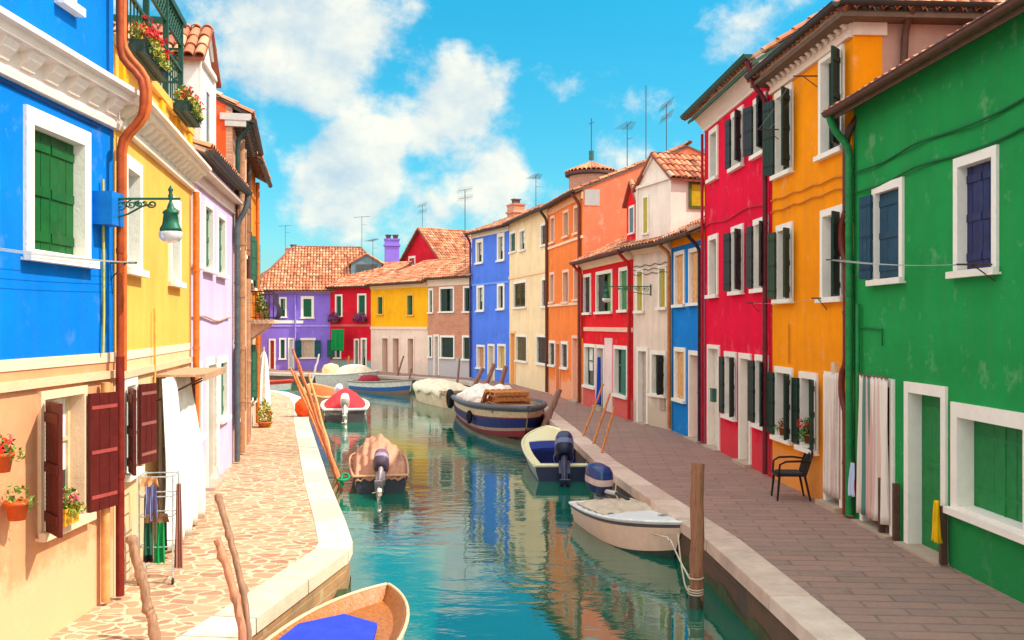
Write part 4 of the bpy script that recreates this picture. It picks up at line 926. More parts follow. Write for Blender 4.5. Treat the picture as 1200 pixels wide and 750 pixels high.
# brick and orange-red house
a, b = Vector((-5.86, 19.67)), Vector((-6.75, 23.6))
H = House('house', 'narrow brick fronted house with an orange red side wall and wooden shutters', a, b, 7.5, [(0, BRK2)], 7, side=ORED); L4 = H
for x in ((272, 278, 400, 495), (281, 286, 400, 480), (272.5, 278, 215, 290), (281, 286, 235, 300)): H.win(*x, pane='glass', L=165, Rr=165, lw=.28, leaf=(.30, .12, .06), tw=.08)
H.finish('gable', zr=9.3, ov=.34, xo=.05, xo0=.02, soffit=(.06, .05, .045), stripL=.13)
for k in range(14): q = .1+k*.29; m = MB(); m.box(q-.045, q+.045, -.34, .0, 7.1, 7.2); H.part('eaves_bracket', m, wood((.12, .09, .07)))
m = MB(); m.box(-.04, .06, -.38, .25, 7.18, 7.32); m.box(-.03, .05, -.28, .15, 7.05, 7.18)
H.part('eaves_board', m, stone((.6, .58, .55), (.45, .42, .4)))
H.pipe([(.12, -.38, 7.15), (.15, -.1, 6.8), (.15, -.1, .04)], .05, (.03, .07, .06)); H.pipe([(1.2, -.1, 7.0), (1.2, -.1, .04)], .09, (.42, .2, .1)); H.pipe([(2.4, -.1, 7.0), (2.4, -.1, .04)], .06, (.65, .4, .25))
H.pipe([(3.1, -.12, 4.0), (3.1, -.12, .04)], .1, (.45, .22, .12)); H.gutter(7.2, -.42, .06, (.04, .04, .04)); H.antenna((.8, 1.4, 8), .8, 3)
a, b = Vector((-6.753, 23.62)), Vector((-7.57, 27.7))
H = House('house', 'orange house with an iron balcony of plants, last of the left bank row', a, b, 7.3, [(2.6, LCR2), (0, LOR)], 7, side=LOR); L5 = H
for x in ((289, 292.5, 400, 470), (295, 298, 405, 470), (289, 292, 270, 330), (295, 298, 280, 340)): H.win(*x, pane='glass', L=165, Rr=165, lw=.28, leaf=(.02, .12, .07), tw=.08)
H.finish('gable', zr=9.1, ov=.34, xo=.05, soffit=(.12, .06, .04))
H.pipe([(.3, -.1, 7.0), (.3, -.1, .04)], .06, (.1, .06, .05)); H.pipe([(3.6, -.1, 7.0), (3.6, -.1, .04)], .06, (.55, .16, .03)); H.gutter(7.0, -.42, .06, (.04, .04, .04))
bl = MB(); bl.box(.5, 2.9, -.72, -.01, 2.92, 3.02); bl.extr([(-.01, 2.45), (-.55, 2.85), (-.6, 2.92), (-.01, 2.92)], .7, .9); bl.extr([(-.01, 2.45), (-.55, 2.85), (-.6, 2.92), (-.01, 2.92)], 2.4, 2.6)
bo = H.part('balcony', bl, stone((.8, .55, .4), (.65, .4, .3)))
m = MB()
def curl(m, T):
    for k in range(3): pass
for seg in (((.52, -.70), (2.88, -.70)), ((.52, -.70), (.52, -.02)), ((2.88, -.70), (2.88, -.02))):
    A, B = Vector((*seg[0], 0)), Vector((*seg[1], 0)); n = int((B-A).length/.1)
    m.tube([A+Vector((0, 0, 3.75)), B+Vector((0, 0, 3.75))], .018, 5); m.tube([A+Vector((0, 0, 3.08)), B+Vector((0, 0, 3.08))], .012, 5); m.tube([A+Vector((0, 0, 3.45)), B+Vector((0, 0, 3.45))], .01, 5)
    out = Vector((0, -1, 0)) if abs(A.y-B.y) < .01 else Vector((-1 if A.x < 1 else 1, 0, 0))
    for k in range(n+1):
        p = A.lerp(B, k/n); m.tube([p+Vector((0, 0, 3.02)), p+Vector((0, 0, 3.12))+out*.08, p+Vector((0, 0, 3.3))+out*.1, p+Vector((0, 0, 3.5))+out*.02, p+Vector((0, 0, 3.75))], .01, 4)
m.build('railing', metal((.05, .035, .06), .5, .3), bo)
# ------------------------------------------------------------------ boats
def torus(mb, c, R0, r, T=None, n=18, k=8, mi=0):
    rows = []
    for i in range(n+1):
        a = 2*math.pi*i/n; row = []
        for j in range(k):
            b = 2*math.pi*j/k; p = Vector(((R0+r*math.cos(b))*math.cos(a), (R0+r*math.cos(b))*math.sin(a), r*math.sin(b)))
            row.append((T @ p if T else p)+Vector(c))
        rows.append(row)
    mb.grid(rows, mi, True, True)
def loft(mb, levels, n=20, ex=3.2, mi=0, caps=True):       # levels: (x, z, hx, hy) superellipse rings stacked in z
    rows = []
    for cx, z, hx, hy in levels:
        row = []
        for j in range(n):
            a = 2*math.pi*j/n; ca, sa = math.cos(a), math.sin(a)
            row.append((cx+hx*math.copysign(abs(ca)**(2/ex), ca), hy*math.copysign(abs(sa)**(2/ex), sa), z))
        rows.append(row)
    mb.grid(rows, mi, True, True)
    if caps: mb.face(rows[0][::-1], mi); mb.face(rows[-1], mi)
class Boat:
    def __init__(s, name, label, stern, bow, B, fb0, fb1, group='boats moored along the canal', sternw=.8, tm=.45, p=2.2, rake=.25, sheer=2.2, z=WZ, chine=.78):
        st, bw = Vector(stern), Vector(bow); d = bw-st; s.L = d.length; s.B = B; s.fb0, s.fb1 = fb0, fb1; s.sw = sternw; s.tm = tm; s.p = p; s.rake = rake; s.sh = sheer; s.ch = chine
        s.root = thing(name, label, 'boat', (st.x, st.y, z), math.atan2(d.y, d.x), group)
    def b(s, t):
        if t < s.tm: return s.B/2*(s.sw+(1-s.sw)*math.sin(math.pi/2*t/s.tm))
        return max(.012, s.B/2*(1-((t-s.tm)/(1-s.tm))**s.p)**.85 if t < 1 else .012)
    def g(s, t): return s.fb0+(s.fb1-s.fb0)*t**s.sh
    def pt(s, t, side, h):          # h 0 chine .. 1 gunwale
        b, g = s.b(t), s.g(t); zc = -.12+ (g*.35)*max(0, t-.6)**2*4
        z = zc+(g-zc)*h; w = b*(s.ch+(1-s.ch)*h**.8); x = t*s.L-s.rake*(1-h)*t**3
        return Vector((x, side*w, z))
    def hull(s, bands, mats, ts=None, gun=None, gunr=.028, transom=None):
        n = 22; ts = [1-(1-i/n)**1.25 if i > 0 else 0 for i in range(n+1)]; ts[-1] = 1.0; s.ts = ts
        m = MB(); hs = sorted({0, 1} | {x[0] for x in bands} | {.25, .5, .75})
        def mi_at(h):
            for lim, q in bands:
                if h < lim+1e-6: return q
            return bands[-1][1]
        for side in (1, -1):
            rows = [[s.pt(t, side, h) for h in hs] for t in ts]
            m.grid(rows, lambda a, b_: mi_at((hs[b_]+hs[b_+1])/2), True, flip=(side < 0))
            k = [[Vector((t*s.L-s.rake*t**3, 0, -.17+.1*t)), s.pt(t, side, 0)] for t in ts]; m.grid(k, bands[0][1], True, flip=(side < 0))
        tr = [s.pt(0, 1, h) for h in hs]+[s.pt(0, -1, h) for h in hs[::-1]]+[Vector((0, 0, -.17))]; m.face(tr, transom if transom is not None else bands[-1][1])
        o = m.build('hull', mats, s.root); s.hullo = o
        q = MB(); 
        for side in (1, -1): q.tube([s.pt(t, side, 1)+Vector((0, 0, .0)) for t in ts], gunr, 6)
        q.tube([s.pt(0, 1, 1), s.pt(0, -1, 1)], gunr, 6); q.build('gunwale', gun, s.root); return o
    def inside(s, mat, zf=.02, wall=.06, t0=0, t1=1.0):
        m = MB(); ts = [t for t in s.ts if t0 <= t <= t1]
        for side in (1, -1):
            rows = [[s.pt(t, side, 1)-Vector((0, side*.01, .004)), Vector((t*s.L, side*max(0, s.b(t)-wall), s.g(t)-.005)), Vector((t*s.L-(s.rake*.5*t**3), side*max(0, s.b(t)*.8-wall), zf+ (s.g(t)-s.fb0)*.5)), Vector((t*s.L-(s.rake*.5*t**3), 0, zf+(s.g(t)-s.fb0)*.5))] for t in ts]
            m.grid(rows, 0, False, flip=(side > 0))
        a = [Vector((wall, s.b(0)-wall, s.fb0-.005)), Vector((wall, -s.b(0)+wall, s.fb0-.005)), Vector((wall, -s.b(0)*.8, zf)), Vector((wall, s.b(0)*.8, zf))]; m.face(a)
        m.face([Vector((0, s.b(0), s.fb0)), Vector((0, -s.b(0), s.fb0)), a[1], a[0]])
        return m.build('interior', mat, s.root)
    def deck(s, t0, mat, camber=.05, t1=1.0, dz=.006, name='foredeck', inset=.0):
        m = MB(); n = 12; rows = []
        for i in range(n+1):
            t = t0+(t1-t0)*i/n; b = max(.005, s.b(t)-inset); rows.append([Vector((t*s.L, b*q/6, s.g(t)+dz+camber*(1-(q/6)**2)*min(1, s.b(t)/(s.B/2)*1.2))) for q in range(-6, 7)])
        m.grid(rows, 0, True); r = rows[0]; m.face(r+[Vector((r[-1].x, r[-1].y, s.g(t0)-.2)), Vector((r[0].x, r[0].y, s.g(t0)-.2))])
        return m.build(name, mat, s.root)
    def tarp(s, t0, t1, h, mat, drop=.1, fold=.03, name='tarpaulin', seed=0, peak=.5, ex=1.6, over=.04, flat=0):
        m = MB(); rnd = random.Random(seed); ph = [rnd.uniform(0, 6) for _ in range(6)]; n, k = 44, 40; rows = []
        for i in range(n+1):
            u = i/n; t = t0+(t1-t0)*u; b = s.b(max(0, min(1, t)))+over; e = math.sin(math.pi*min(1, max(0, (u/peak*.5 if u < peak else .5+(u-peak)/(1-peak)*.5))))**.6; row = []
            for j in range(k+1):
                q = -1.12+2.24*j/k; c = max(-1, min(1, q))
                z = s.g(max(0, min(1, t)))+.02+h*e*(1-abs(c)**ex)+fold*(math.sin(9*u+ph[0]+3*c)*math.sin(7*c+ph[1])+.6*math.sin(21*c+ph[2]+4*u)*(.3+abs(c))+.4*math.sin(33*u+ph[3]+5*c))*(1-.3*abs(c))
                if abs(q) > 1: z -= drop*(abs(q)-1)/.12*(1+.35*math.sin(23*u+ph[4]))
                if u in (0,) : z = min(z, s.g(0)+.01)-drop*.8*(1+.4*math.sin(11*c+ph[5]))
                x = t*s.L + (-.03 if u == 0 else 0)
                row.append(Vector((x, b*c+(.012*math.sin(30*u) if abs(q) > 1 else 0), z)))
            rows.append(row)
        m.grid(rows, 0, True, flip=False); o = m.build(name, mat, s.root); md = o.modifiers.new('thickness', 'SOLIDIFY'); md.thickness = .008; return o
    def bench(s, t, mat, w=.24):
        m = MB(); b = s.b(t)-.05; m.box(t*s.L-w/2, t*s.L+w/2, -b, b, s.g(t)-.12, s.g(t)-.08); return m.build('bench', mat, s.root)
    def motor(s, tilt=0, yaw=0, sc=1.0, cowl=(.01, .03, .12), leg=(.3, .32, .35), stripe=(.5, .5, .52), tiller=True, off=0, prop=True):
        T = Matrix.Translation((-.06, off, s.fb0+.02)) @ Matrix.Rotation(R(yaw), 4, 'Z') @ Matrix.Rotation(R(tilt), 4, 'Y') @ Matrix.Scale(sc, 4)
        def put(o): o.matrix_local = T; return o
        m = MB(); m.box(-.06, .10, -.1, .1, -.22, .06); m.box(-.14, -.02, -.05, .05, -.5, .1); loft(m, [(-.10, -.75, .09, .03), (-.1, -.5, .09, .035), (-.09, .08, .10, .06)], 12, 2.2)
        m.box(-.32, .02, -.09, .09, -.52, -.505); loft(m, [(-.12, -.95, .03, .008), (-.13, -.8, .08, .015), (-.12, -.74, .1, .02)], 10, 2)
        rows = [[(x, r*math.cos(a), -.76+r*math.sin(a)) for a in [2*math.pi*j/10 for j in range(10)]] for x, r in ((.05, .005), (.0, .04), (-.15, .05), (-.26, .035), (-.27, .003))]; m.grid(rows, 0, True, True)
        mo = put(m.build('outboard_motor', metal(leg, .45, .3), s.root))
        c = MB(); loft(c, [(-.08, .10, .17, .12), (-.09, .14, .23, .155), (-.10, .24, .26, .17)], 24, 3, 1, caps=True); loft(c, [(-.10, .24, .262, .172), (-.10, .34, .262, .172)], 24, 3, 2, caps=False); loft(c, [(-.10, .34, .26, .17), (-.11, .44, .25, .16), (-.12, .5, .21, .13), (-.12, .525, .12, .08)], 24, 3, 0)
        c.build('cowling', [paint(cowl, .22, .1), paint(dk(cowl, .6), .35), paint(stripe, .3)], mo)
        if prop:
            c = MB()
            for k in range(3):
                X = Matrix.Translation((-.23, 0, -.76)) @ Matrix.Rotation(R(120*k+20), 4, 'X') @ Matrix.Rotation(R(35), 4, 'Z'); rows = []
                for i in range(6): z = .03+.1*i/5; w_ = .045*math.sin(math.pi*(.15+.85*i/5)*.98)+.01; rows.append([X @ Vector((-.004, -w_, z)), X @ Vector((.006, 0, z)), X @ Vector((-.004, w_, z))])
                c.grid(rows, 0, True)
            c.build('propeller', metal((.75, .6, .42), .3, .5), mo)
        if tiller:
            c = MB(); c.tube([(.12, 0, .16), (.4, .02, .2)], .035, 8, 1); c.tube([(.4, .02, .2), (.75, .03, .2)], .024, 8); c.build('tiller', [paint((.02, .02, .025), .4), paint((.6, .6, .6), .4)], mo)
        return mo
    def tyre(s, t, side, h=.45, r=.17):
        m = MB(); p = s.pt(t, side, h); torus(m, (0, 0, 0), r, r*.42, Matrix.Rotation(R(90), 3, 'X').to_4x4()); o = m.build('tyre_fender', paint((.015, .015, .015), .8), s.root); o.location = p+Vector((0, side*.1, 0)); return o
CANVAS = fabric((.56, .27, .17)); WHITEC = fabric((.82, .76, .66)); REDC = fabric((.75, .04, .05))
# white dinghy by the mooring post
B = Boat('motorboat', 'small white dinghy with pinkish hull roped to the thick wooden post', (1.62, 16.8), (2.52, 13.75), 1.45, .34, .60, sternw=.86, tm=.45, p=2.3, rake=.3, sheer=1.5)
hm = [paint((.05, .07, .06), .5), paint((.86, .56, .42), .35, .1), paint((.10, .07, .08), .4), paint((.82, .80, .78), .3, .06)]
B.hull([(.22, 0), (.84, 1), (.93, 2), (1, 3)], hm, gun=paint((.84, .82, .80), .3), gunr=.025)
B.deck(.0, paint((.78, .82, .84), .3, .08), .03, name='deck', inset=.03)
B.tarp(.03, .52, .09, fabric((.62, .50, .38)), drop=.0, fold=.018, seed=4, over=-.08, ex=3); B.motor(6, 8, 1.15, cowl=(.006, .035, .16), stripe=(.62, .45, .42))
m = MB(); m.box(2.4, 2.52, -.03, .03, .50, .56); m.tube([(2.46, -.08, .57), (2.46, .08, .57)], .012, 6); m.build('cleat', metal((.6, .6, .6), .3), B.root)
m = MB()
for sg in (1, -1): m.box(-.012, .03, sg*.35-.14, sg*.35+.14, .05, .2)
m.build('transom_plate', paint((.3, .34, .42), .5), B.root)
# yellow rimmed blue boat
B = Boat('motorboat', 'cream rimmed open boat with blue interior and raised outboard motor', (1.16, 20.9), (1.0, 26.4), 1.6, .36, .62, sternw=.82, tm=.5, p=2.4, rake=.4, sheer=2)
B.hull([(.3, 0), (.8, 1), (1, 2)], [paint((.08, .14, .15), .4), paint((.42, .5, .5), .35), paint((.85, .74, .36), .35, .1), paint((.006, .008, .05), .4)], gun=paint((.88, .80, .50), .35, .1), gunr=.045, transom=3)
B.inside(paint((.015, .025, .16), .5, .2), zf=-.02, wall=.15); B.deck(.60, paint((.88, .80, .48), .35, .1), .06)
# side decks
m = MB()
for sd in (1, -1):
    ts = [i/16*.62 for i in range(17)]; m.grid([[B.pt(t, sd, 1)+Vector((0, 0, .01)), Vector((t*B.L, sd*(B.b(t)-.16), B.g(t)+.02))] for t in ts], 0, True, flip=(sd > 0))
m.build('side_deck', paint((.88, .78, .42), .35, .1), B.root)
m = MB(); m.box(.62, 1.1, -.5, .5, -.02, .26); m.build('bench', paint((.01, .015, .11), .5), B.root); m = MB(); m.box(2.2, 2.22, -.55, .55, 0, .4); m.build('bulkhead', paint((.01, .015, .11), .5), B.root)
c = B.deck(.42, fabric((.02, .04, .24)), .04, t1=.61, name='cockpit_cover', inset=.14)
B.motor(42, -4, 1.25, cowl=(.012, .02, .08), leg=(.05, .055, .12), stripe=(.12, .14, .3), tiller=True)
m = MB(); torus(m, (.16, 0, .5), .22, .012, Matrix.Rotation(R(75), 3, 'Y').to_4x4()); m.build('steering_rail', metal((.3, .32, .36), .3), B.root)
# large working boat
B = Boat('work_boat', 'large wooden work boat with cream and navy hull loaded with pallets', (-1.45, 36.4), (.50, 28.1), 2.5, .80, .98, sternw=.75, tm=.5, p=2.6, rake=.5, sheer=1.6, chine=.72)
B.hull([(.2, 0), (.30, 4), (.62, 1), (.66, 0), (.86, 2), (1, 3)], [paint((.30, .04, .05), .5), paint((.02, .03, .16), .45), paint((.74, .52, .34), .5, .2), paint((.17, .15, .16), .6, .3), paint((.5, .3, .26), .5)], gun=paint((.12, .12, .15), .6), gunr=.085)
B.inside(paint((.35, .22, .12), .7), zf=.25, wall=.16); B.deck(.84, wood((.30, .2, .14)), .05)
B.tyre(.62, -1, .55, .16); B.tyre(.12, -1, .9, .26)
m = MB(); rows = []
for i in range(30):
    u = i/29; row = []
    for j in range(25):
        q = -1+2*j/24; e = (1-abs(2*u-1)**3)**.5; f = (1-abs(q)**3)**.5
        row.append(Vector((.9+3.6*u, q*1.0, .55+.75*e*f+.05*math.sin(8*u+5*q)+.04*math.sin(17*q-6*u)+.05*math.sin(13*u))))
    rows.append(row)
m.grid(rows, 0, True); m.build('tarpaulin', fabric((.85, .78, .70)), B.root)
m = MB()
for k, (x, y, z, r) in enumerate([(2.3, -.75, .85, .3), (3.1, -.8, .8, .28), (3.9, -.7, .85, .3), (4.4, -.2, .85, .32), (1.6, -.75, .8, .25), (4.5, -.75, .8, .22)]):
    m.lathe([(0, -r*.6), (r*.7, -r*.5), (r, 0), (r*.75, r*.4), (r*.2, r*.55), (0, r*.55)], (x, y, z), 12)
m.build('sack', fabric((.72, .56, .48)), B.root)
boatC = B
for k, (x, y, z, a) in enumerate([(5.7, .05, .80, 4), (5.75, .1, .98, -3), (5.65, .0, 1.16, 6), (4.95, -.1, .9, 80)]):
    t = thing('pallet', ['lowest wooden pallet stacked in the work boat bow', 'middle wooden pallet of the stack in the work boat', 'topmost orange wooden pallet of the stack in the work boat', 'wooden pallet leaning behind the stack in the work boat'][k], 'pallet', group='wooden pallets in the work boat')
    ang = B.root.rotation_euler[2]; c_, s_ = math.cos(ang), math.sin(ang)
    t.location = (B.root.location.x+x*c_-y*s_, B.root.location.y+x*s_+y*c_, WZ+z); t.rotation_euler = (0, R(-38) if k == 3 else 0, ang+R(a if k < 3 else 3))
    m = MB()
    for q in range(6): m.box(-.55, .55, -.6+q*.205, -.6+q*.205+.14, .12, .145)
    m.build('deck_boards', wood((.62, .22, .05)), t); m = MB()
    for q in range(3): m.box(-.55+q*.5, -.45+q*.5, -.6, .57, .03, .119)
    m.box(-.55, .55, -.6, -.5, 0, .029); m.box(-.55, .55, .47, .57, 0, .029); m.build('bearers', wood((.5, .18, .05)), t)
# small cream tarp covered boat behind
B = Boat('covered_boat', 'small cream boat under a cream tarpaulin behind the work boat', (-2.3, 39.6), (-4.3, 44.6), 1.8, .7, .75, sternw=.85, p=3)
B.hull([(.15, 0), (1, 1)], [paint((.2, .15, .1), .5), paint((.82, .62, .40), .5)], gun=paint((.85, .7, .5), .5)); B.deck(0, paint((.8, .65, .4), .6), .02, name='deck'); B.tarp(.0, .98, .28, fabric((.85, .74, .55)), drop=.2, seed=8, ex=2.2)
# striped boat far
B = Boat('rowing_boat', 'far white rowing boat with a blue stripe and red load', (-8.2, 50.2), (-4.95, 46.6), 1.7, .5, .75, p=2)
B.hull([(.3, 0), (.6, 1), (1, 2)], [paint((.25, .15, .12), .5), paint((.03, .12, .35), .5), paint((.75, .66, .58), .5)], gun=paint((.3, .25, .22), .5), gunr=.05); B.inside(paint((.5, .35, .25), .6), zf=.05); B.bench(.4, wood((.4, .25, .15)))
m = MB(); m.lathe([(0, -.2), (.5, -.1), (.6, .1), (.4, .35), (0, .4)], (1.0, 0, .45), 12); m.build('bundle', fabric((.35, .03, .05)), B.root)
# grey white boat far
B = Boat('cargo_boat', 'far grey white boat carrying two pale rounded covers', (-10.7, 53.2), (-7.3, 51.4), 1.7, .7, .95, p=2.4, sternw=.85)
B.hull([(.12, 0), (1, 1)], [paint((.1, .08, .07), .5), paint((.60, .52, .46), .5)], gun=paint((.78, .7, .62), .5), gunr=.05); B.deck(0, paint((.7, .62, .5), .6), .02, name='deck')
m = MB(); m.lathe([(.5, 0), (.52, .25), (.4, .5), (.0, .62)], (.55, 0, .7), 14); m.build('cover', fabric((.85, .55, .30)), B.root)
m = MB(); rows = [[Vector((1.2+2.0*u/16, q/8*.65, .72+.55*math.sqrt(max(0, (1-abs(u/8-1)**2.6)*(1-abs(q/8)**2.6))))) for q in range(-8, 9)] for u in range(17)]; m.grid(rows, 0, True); m.build('cover', fabric((.85, .70, .52)), B.root)
# red tarp boat
B = Boat('covered_boat', 'dark hulled dinghy under a red tarpaulin with a white outboard', (-5.98, 33.6), (-6.75, 38.0), 1.75, .45, .6, sternw=.84)
B.hull([(.2, 0), (.92, 1), (1, 2)], [paint((.03, .03, .035), .5), paint((.09, .07, .075), .5), paint((.7, .6, .5), .4)], gun=paint((.78, .7, .64), .4), gunr=.05, transom=1); B.deck(0, paint((.7, .6, .5), .5), .02, name='deck'); B.tarp(.02, .9, .55, REDC, drop=.12, seed=5, peak=.45, over=-.12)
B.motor(40, 0, .95, cowl=(.8, .74, .68), leg=(.75, .68, .62), stripe=(.8, .7, .6), tiller=False)
# brown tarp boat
B = Boat('covered_boat', 'grey dinghy under a salmon brown tarpaulin on the left bank', (-2.72, 19.45), (-3.30, 22.9), 1.28, .36, .46, sternw=.88, tm=.6, p=3.2)
B.hull([(.2, 0), (.9, 1), (1, 2)], [paint((.03, .04, .045), .5), paint((.05, .055, .07), .5), paint((.45, .22, .12), .4)], gun=paint((.70, .36, .18), .4), gunr=.03, transom=1); B.inside(paint((.25, .12, .07), .6), zf=.02); B.tarp(.0, .97, .50, CANVAS, drop=.1, seed=9, peak=.5, ex=1.9, fold=.07, over=-.05)
B.motor(56, -6, .95, cowl=(.16, .10, .16), leg=(.40, .34, .36), stripe=(.35, .25, .35), tiller=False)
# wooden boat, near left
B = Boat('rowing_boat', 'varnished wooden boat with a flat blue cover, nearest on the left', (-2.16, 5.9), (-1.38, 10.40), 1.24, .5, .62, sternw=.8, tm=.5, p=2.9, rake=.3, sheer=1.8)
vw = wood((.38, .12, .022), .35)
B.hull([(.2, 0), (.85, 1), (1, 2)], [paint((.2, .12, .05), .5), paint((.72, .50, .24), .4), paint((.80, .60, .32), .4)], gun=paint((.72, .52, .30), .4), gunr=.02); B.inside(vw, zf=.42, wall=.035)
m = MB(); L_ = B.L; pts = [(1.0, -.48), (2.75, -.42), (3.37, -.27), (3.60, .15), (3.23, .48), (1.0, .50)]
z0 = .58; m.face([(x, y, z0) for x, y in pts]); 
for i in range(len(pts)): a, b = pts[i], pts[(i+1) % len(pts)]; m.face([(a[0], a[1], z0), (b[0], b[1], z0), (b[0], b[1], z0-.05), (a[0], a[1], z0-.05)][::-1])
m.build('canvas_cover', fabric((.03, .06, .55)), B.root)
m = MB(); m.box(.55*L_, .60*L_, -.55, .55, .50, .55); m.build('thwart', vw, B.root)
# boats at the left bend
B = Boat('rowing_boat', 'far boat with a bright red rim at the left canal bend', (-15.2, 49), (-10.6, 45.3), 1.6, .55, .8, p=2)
B.hull([(.4, 0), (.8, 1), (1, 2)], [paint((.05, .4, .3), .4), paint((.7, .66, .6), .4), paint((.75, .03, .02), .4)], gun=paint((.75, .05, .02), .4), gunr=.07); B.inside(paint((.6, .3, .15), .6), zf=.1)
B = Boat('rowing_boat', 'orange varnished boat right behind the red tarpaulin dinghy', (-7.1, 38.6), (-9.3, 43.4), 1.6, .5, .75, p=2)
B.hull([(.3, 0), (1, 1)], [paint((.1, .06, .12), .4), paint((.75, .28, .08), .4)], gun=paint((.8, .4, .15), .4), gunr=.05); B.inside(paint((.7, .3, .12), .6), zf=.1); B.bench(.3, wood((.5, .3, .2)))
B.motor(35, 10, .9, cowl=(.8, .78, .8), leg=(.7, .66, .64), tiller=False)
# ------------------------------------------------------------------ mooring posts, poles, ropes
def post(name, label, cat, a, b, r0, r1, mat, group=None, wob=.02, n=10, seed=1):
    rnd = random.Random(seed); a, b = Vector(a), Vector(b); k = max(6, int((b-a).length/.22)); pts, rs = [], []
    for i in range(k+1):
        t = i/k; pts.append((b-a)*t+Vector((rnd.gauss(0, wob)*.5, rnd.gauss(0, wob)*.5, 0))*(1 if 0 < i < k else 0)); rs.append((r0+(r1-r0)*t)*rnd.uniform(.95, 1.06))
    m = MB(); m.tube(pts, rs, n); o = m.build(name, mat, None); o.location = a; return tag(o, label, cat, group)
PW = wood((.30, .12, .06)); BW = wood((.34, .17, .09)); OW = wood((.65, .22, .05))
D_ = 11.6; X_ = 2.27
mp_ = post('mooring_post', 'thick reddish wooden mooring post standing in the water, nearest on the right', 'post', (X_, D_, -1.4), (X_+.03, D_+.02, 1.18), .088, .078, PW, wob=.012, n=14, seed=3)
for z in (-.42, -.39, -.36, -.22): m = MB(); torus(m, (0, 0, z+1.4), .092, .009, Matrix.Rotation(R(6), 3, 'X').to_4x4()); m.build('rope_loop', fabric((.55, .45, .33)), mp_)
m = MB(); m.tube([(0, 0, .5), (0, 0, .84), (0.001, 0, .97)], [.092, .0925, .089], 14); m.build('wet_band', stone((.035, .04, .02), (.06, .05, .03), 6, .3), mp_)
def rope(name, label, pts, r=.012, mat=None, sag=.0, cat='rope', group=None):
    P = []
    for a, b in zip(pts, pts[1:]):
        a, b = Vector(a), Vector(b)
        for i in range(8): t = i/8; P.append(a.lerp(b, t)-Vector((0, 0, sag*4*t*(1-t))))
    P.append(Vector(pts[-1])); o0 = P[0].copy(); m = MB(); m.tube([p-o0 for p in P], r, 6); o = m.build(name, mat or fabric((.62, .52, .40))); o.location = o0; return tag(o, label, cat, group)
rope('rope', 'pale mooring rope from the white dinghy down to the thick post', [(1.55, 15.1, -.18), (2.28, 13.72, -.22), (2.28, 13.5, -.2), (2.27, 11.7, -.36)], .013, sag=.03)
rope('rope', 'second slack rope between the dinghy bow and the thick post', [(2.42, 13.68, -.16), (2.33, 12.8, -.5), (2.20, 11.68, -.42)], .011, sag=.06)
rope('rope', 'rope hanging down the right quay wall behind the white dinghy', [(2.0, 17.9, .02), (1.93, 17.6, -.25), (2.05, 16.2, -.45)], .012, sag=.05)
for k, (t_, b_) in enumerate([((707, 450), (684, 515)), ((715, 461), (695, 527)), ((720, 476), (704, 545))]):
    D = (24.2, 22.6, 21.0)[k]; a = WD(b_[0]-2, b_[1], D); c = WD(t_[0], t_[1], D+.4); a2 = a-(c-a).normalized()*.5
    post('mooring_pole', ['farthest', 'middle', 'nearest'][k]+' of the three thin orange poles leaning by the blue interior boat', 'pole', a2, c, .032, .026, OW, 'thin poles by the blue interior boat', .015, 8, k+5)
for k, (x0, y0, x1, y1, D, lb) in enumerate([(641, 492, 656, 456, 28.6, 'leaning dark post between the work boat bow and the cream rimmed boat'), (583, 464, 593, 429, 38.6, 'rightmost of the leaning posts behind the work boat pallets'),
      (568, 455, 579, 426, 42.5, 'middle leaning post before the far blue house'), (556, 452, 566, 431, 45, 'leaning post before the corner of brick and blue houses'), (536, 449, 538.5, 420, 47.3, 'upright slim post in front of the brick house base'),
      (466, 439, 473, 417, 53.0, 'slim tilted post in front of the pale arcade'), (479, 447, 482, 432, 51.3, 'short post at the bow of the far striped boat'), (367, 440, 374, 415, 54.5, 'thin white pole before the purple house'), (408, 434, 409, 417, 56, 'stubby post under the green awning')]):
    a = WD(x0, y0, D); c = WD(x1, y1, D); a = a-(c-a).normalized()*.9
    post('mooring_post' if k != 7 else 'pole', lb, 'post', a, c, .11 if k < 4 else .07, .09 if k < 4 else .05, [wood((.30, .14, .11)), OW][k == 8] if k != 7 else paint((.7, .6, .6)), None, .02, 8, k+20)
for k, (x0, y0, x1, y1, D, r) in enumerate([(399, 572, 343, 409, 20.2, .036), (395, 560, 340, 431, 21, .032), (396, 556, 346, 437, 20.6, .042), (392, 548, 362, 438, 21.6, .04), (398, 566, 348, 420, 19.9, .03)]):
    a = WD(x0, y0, D); c = WD(x1, y1, D+1.0); a = a-(c-a).normalized()*.5
    post('mooring_pole', ['tallest dark tipped pole', 'red tipped pole, leftmost', 'thick orange pole in the middle', 'shorter yellowish pole, rightmost', 'thin reddish pole in front'][k]+' of the leaning bundle on the left quay', 'pole', a, c, r, r*.75, [wood((.45, .14, .05)), wood((.7, .2, .08)), OW, wood((.7, .34, .12)), wood((.6, .15, .05))][k], 'leaning poles on the left quay', .015, 8, k+40)
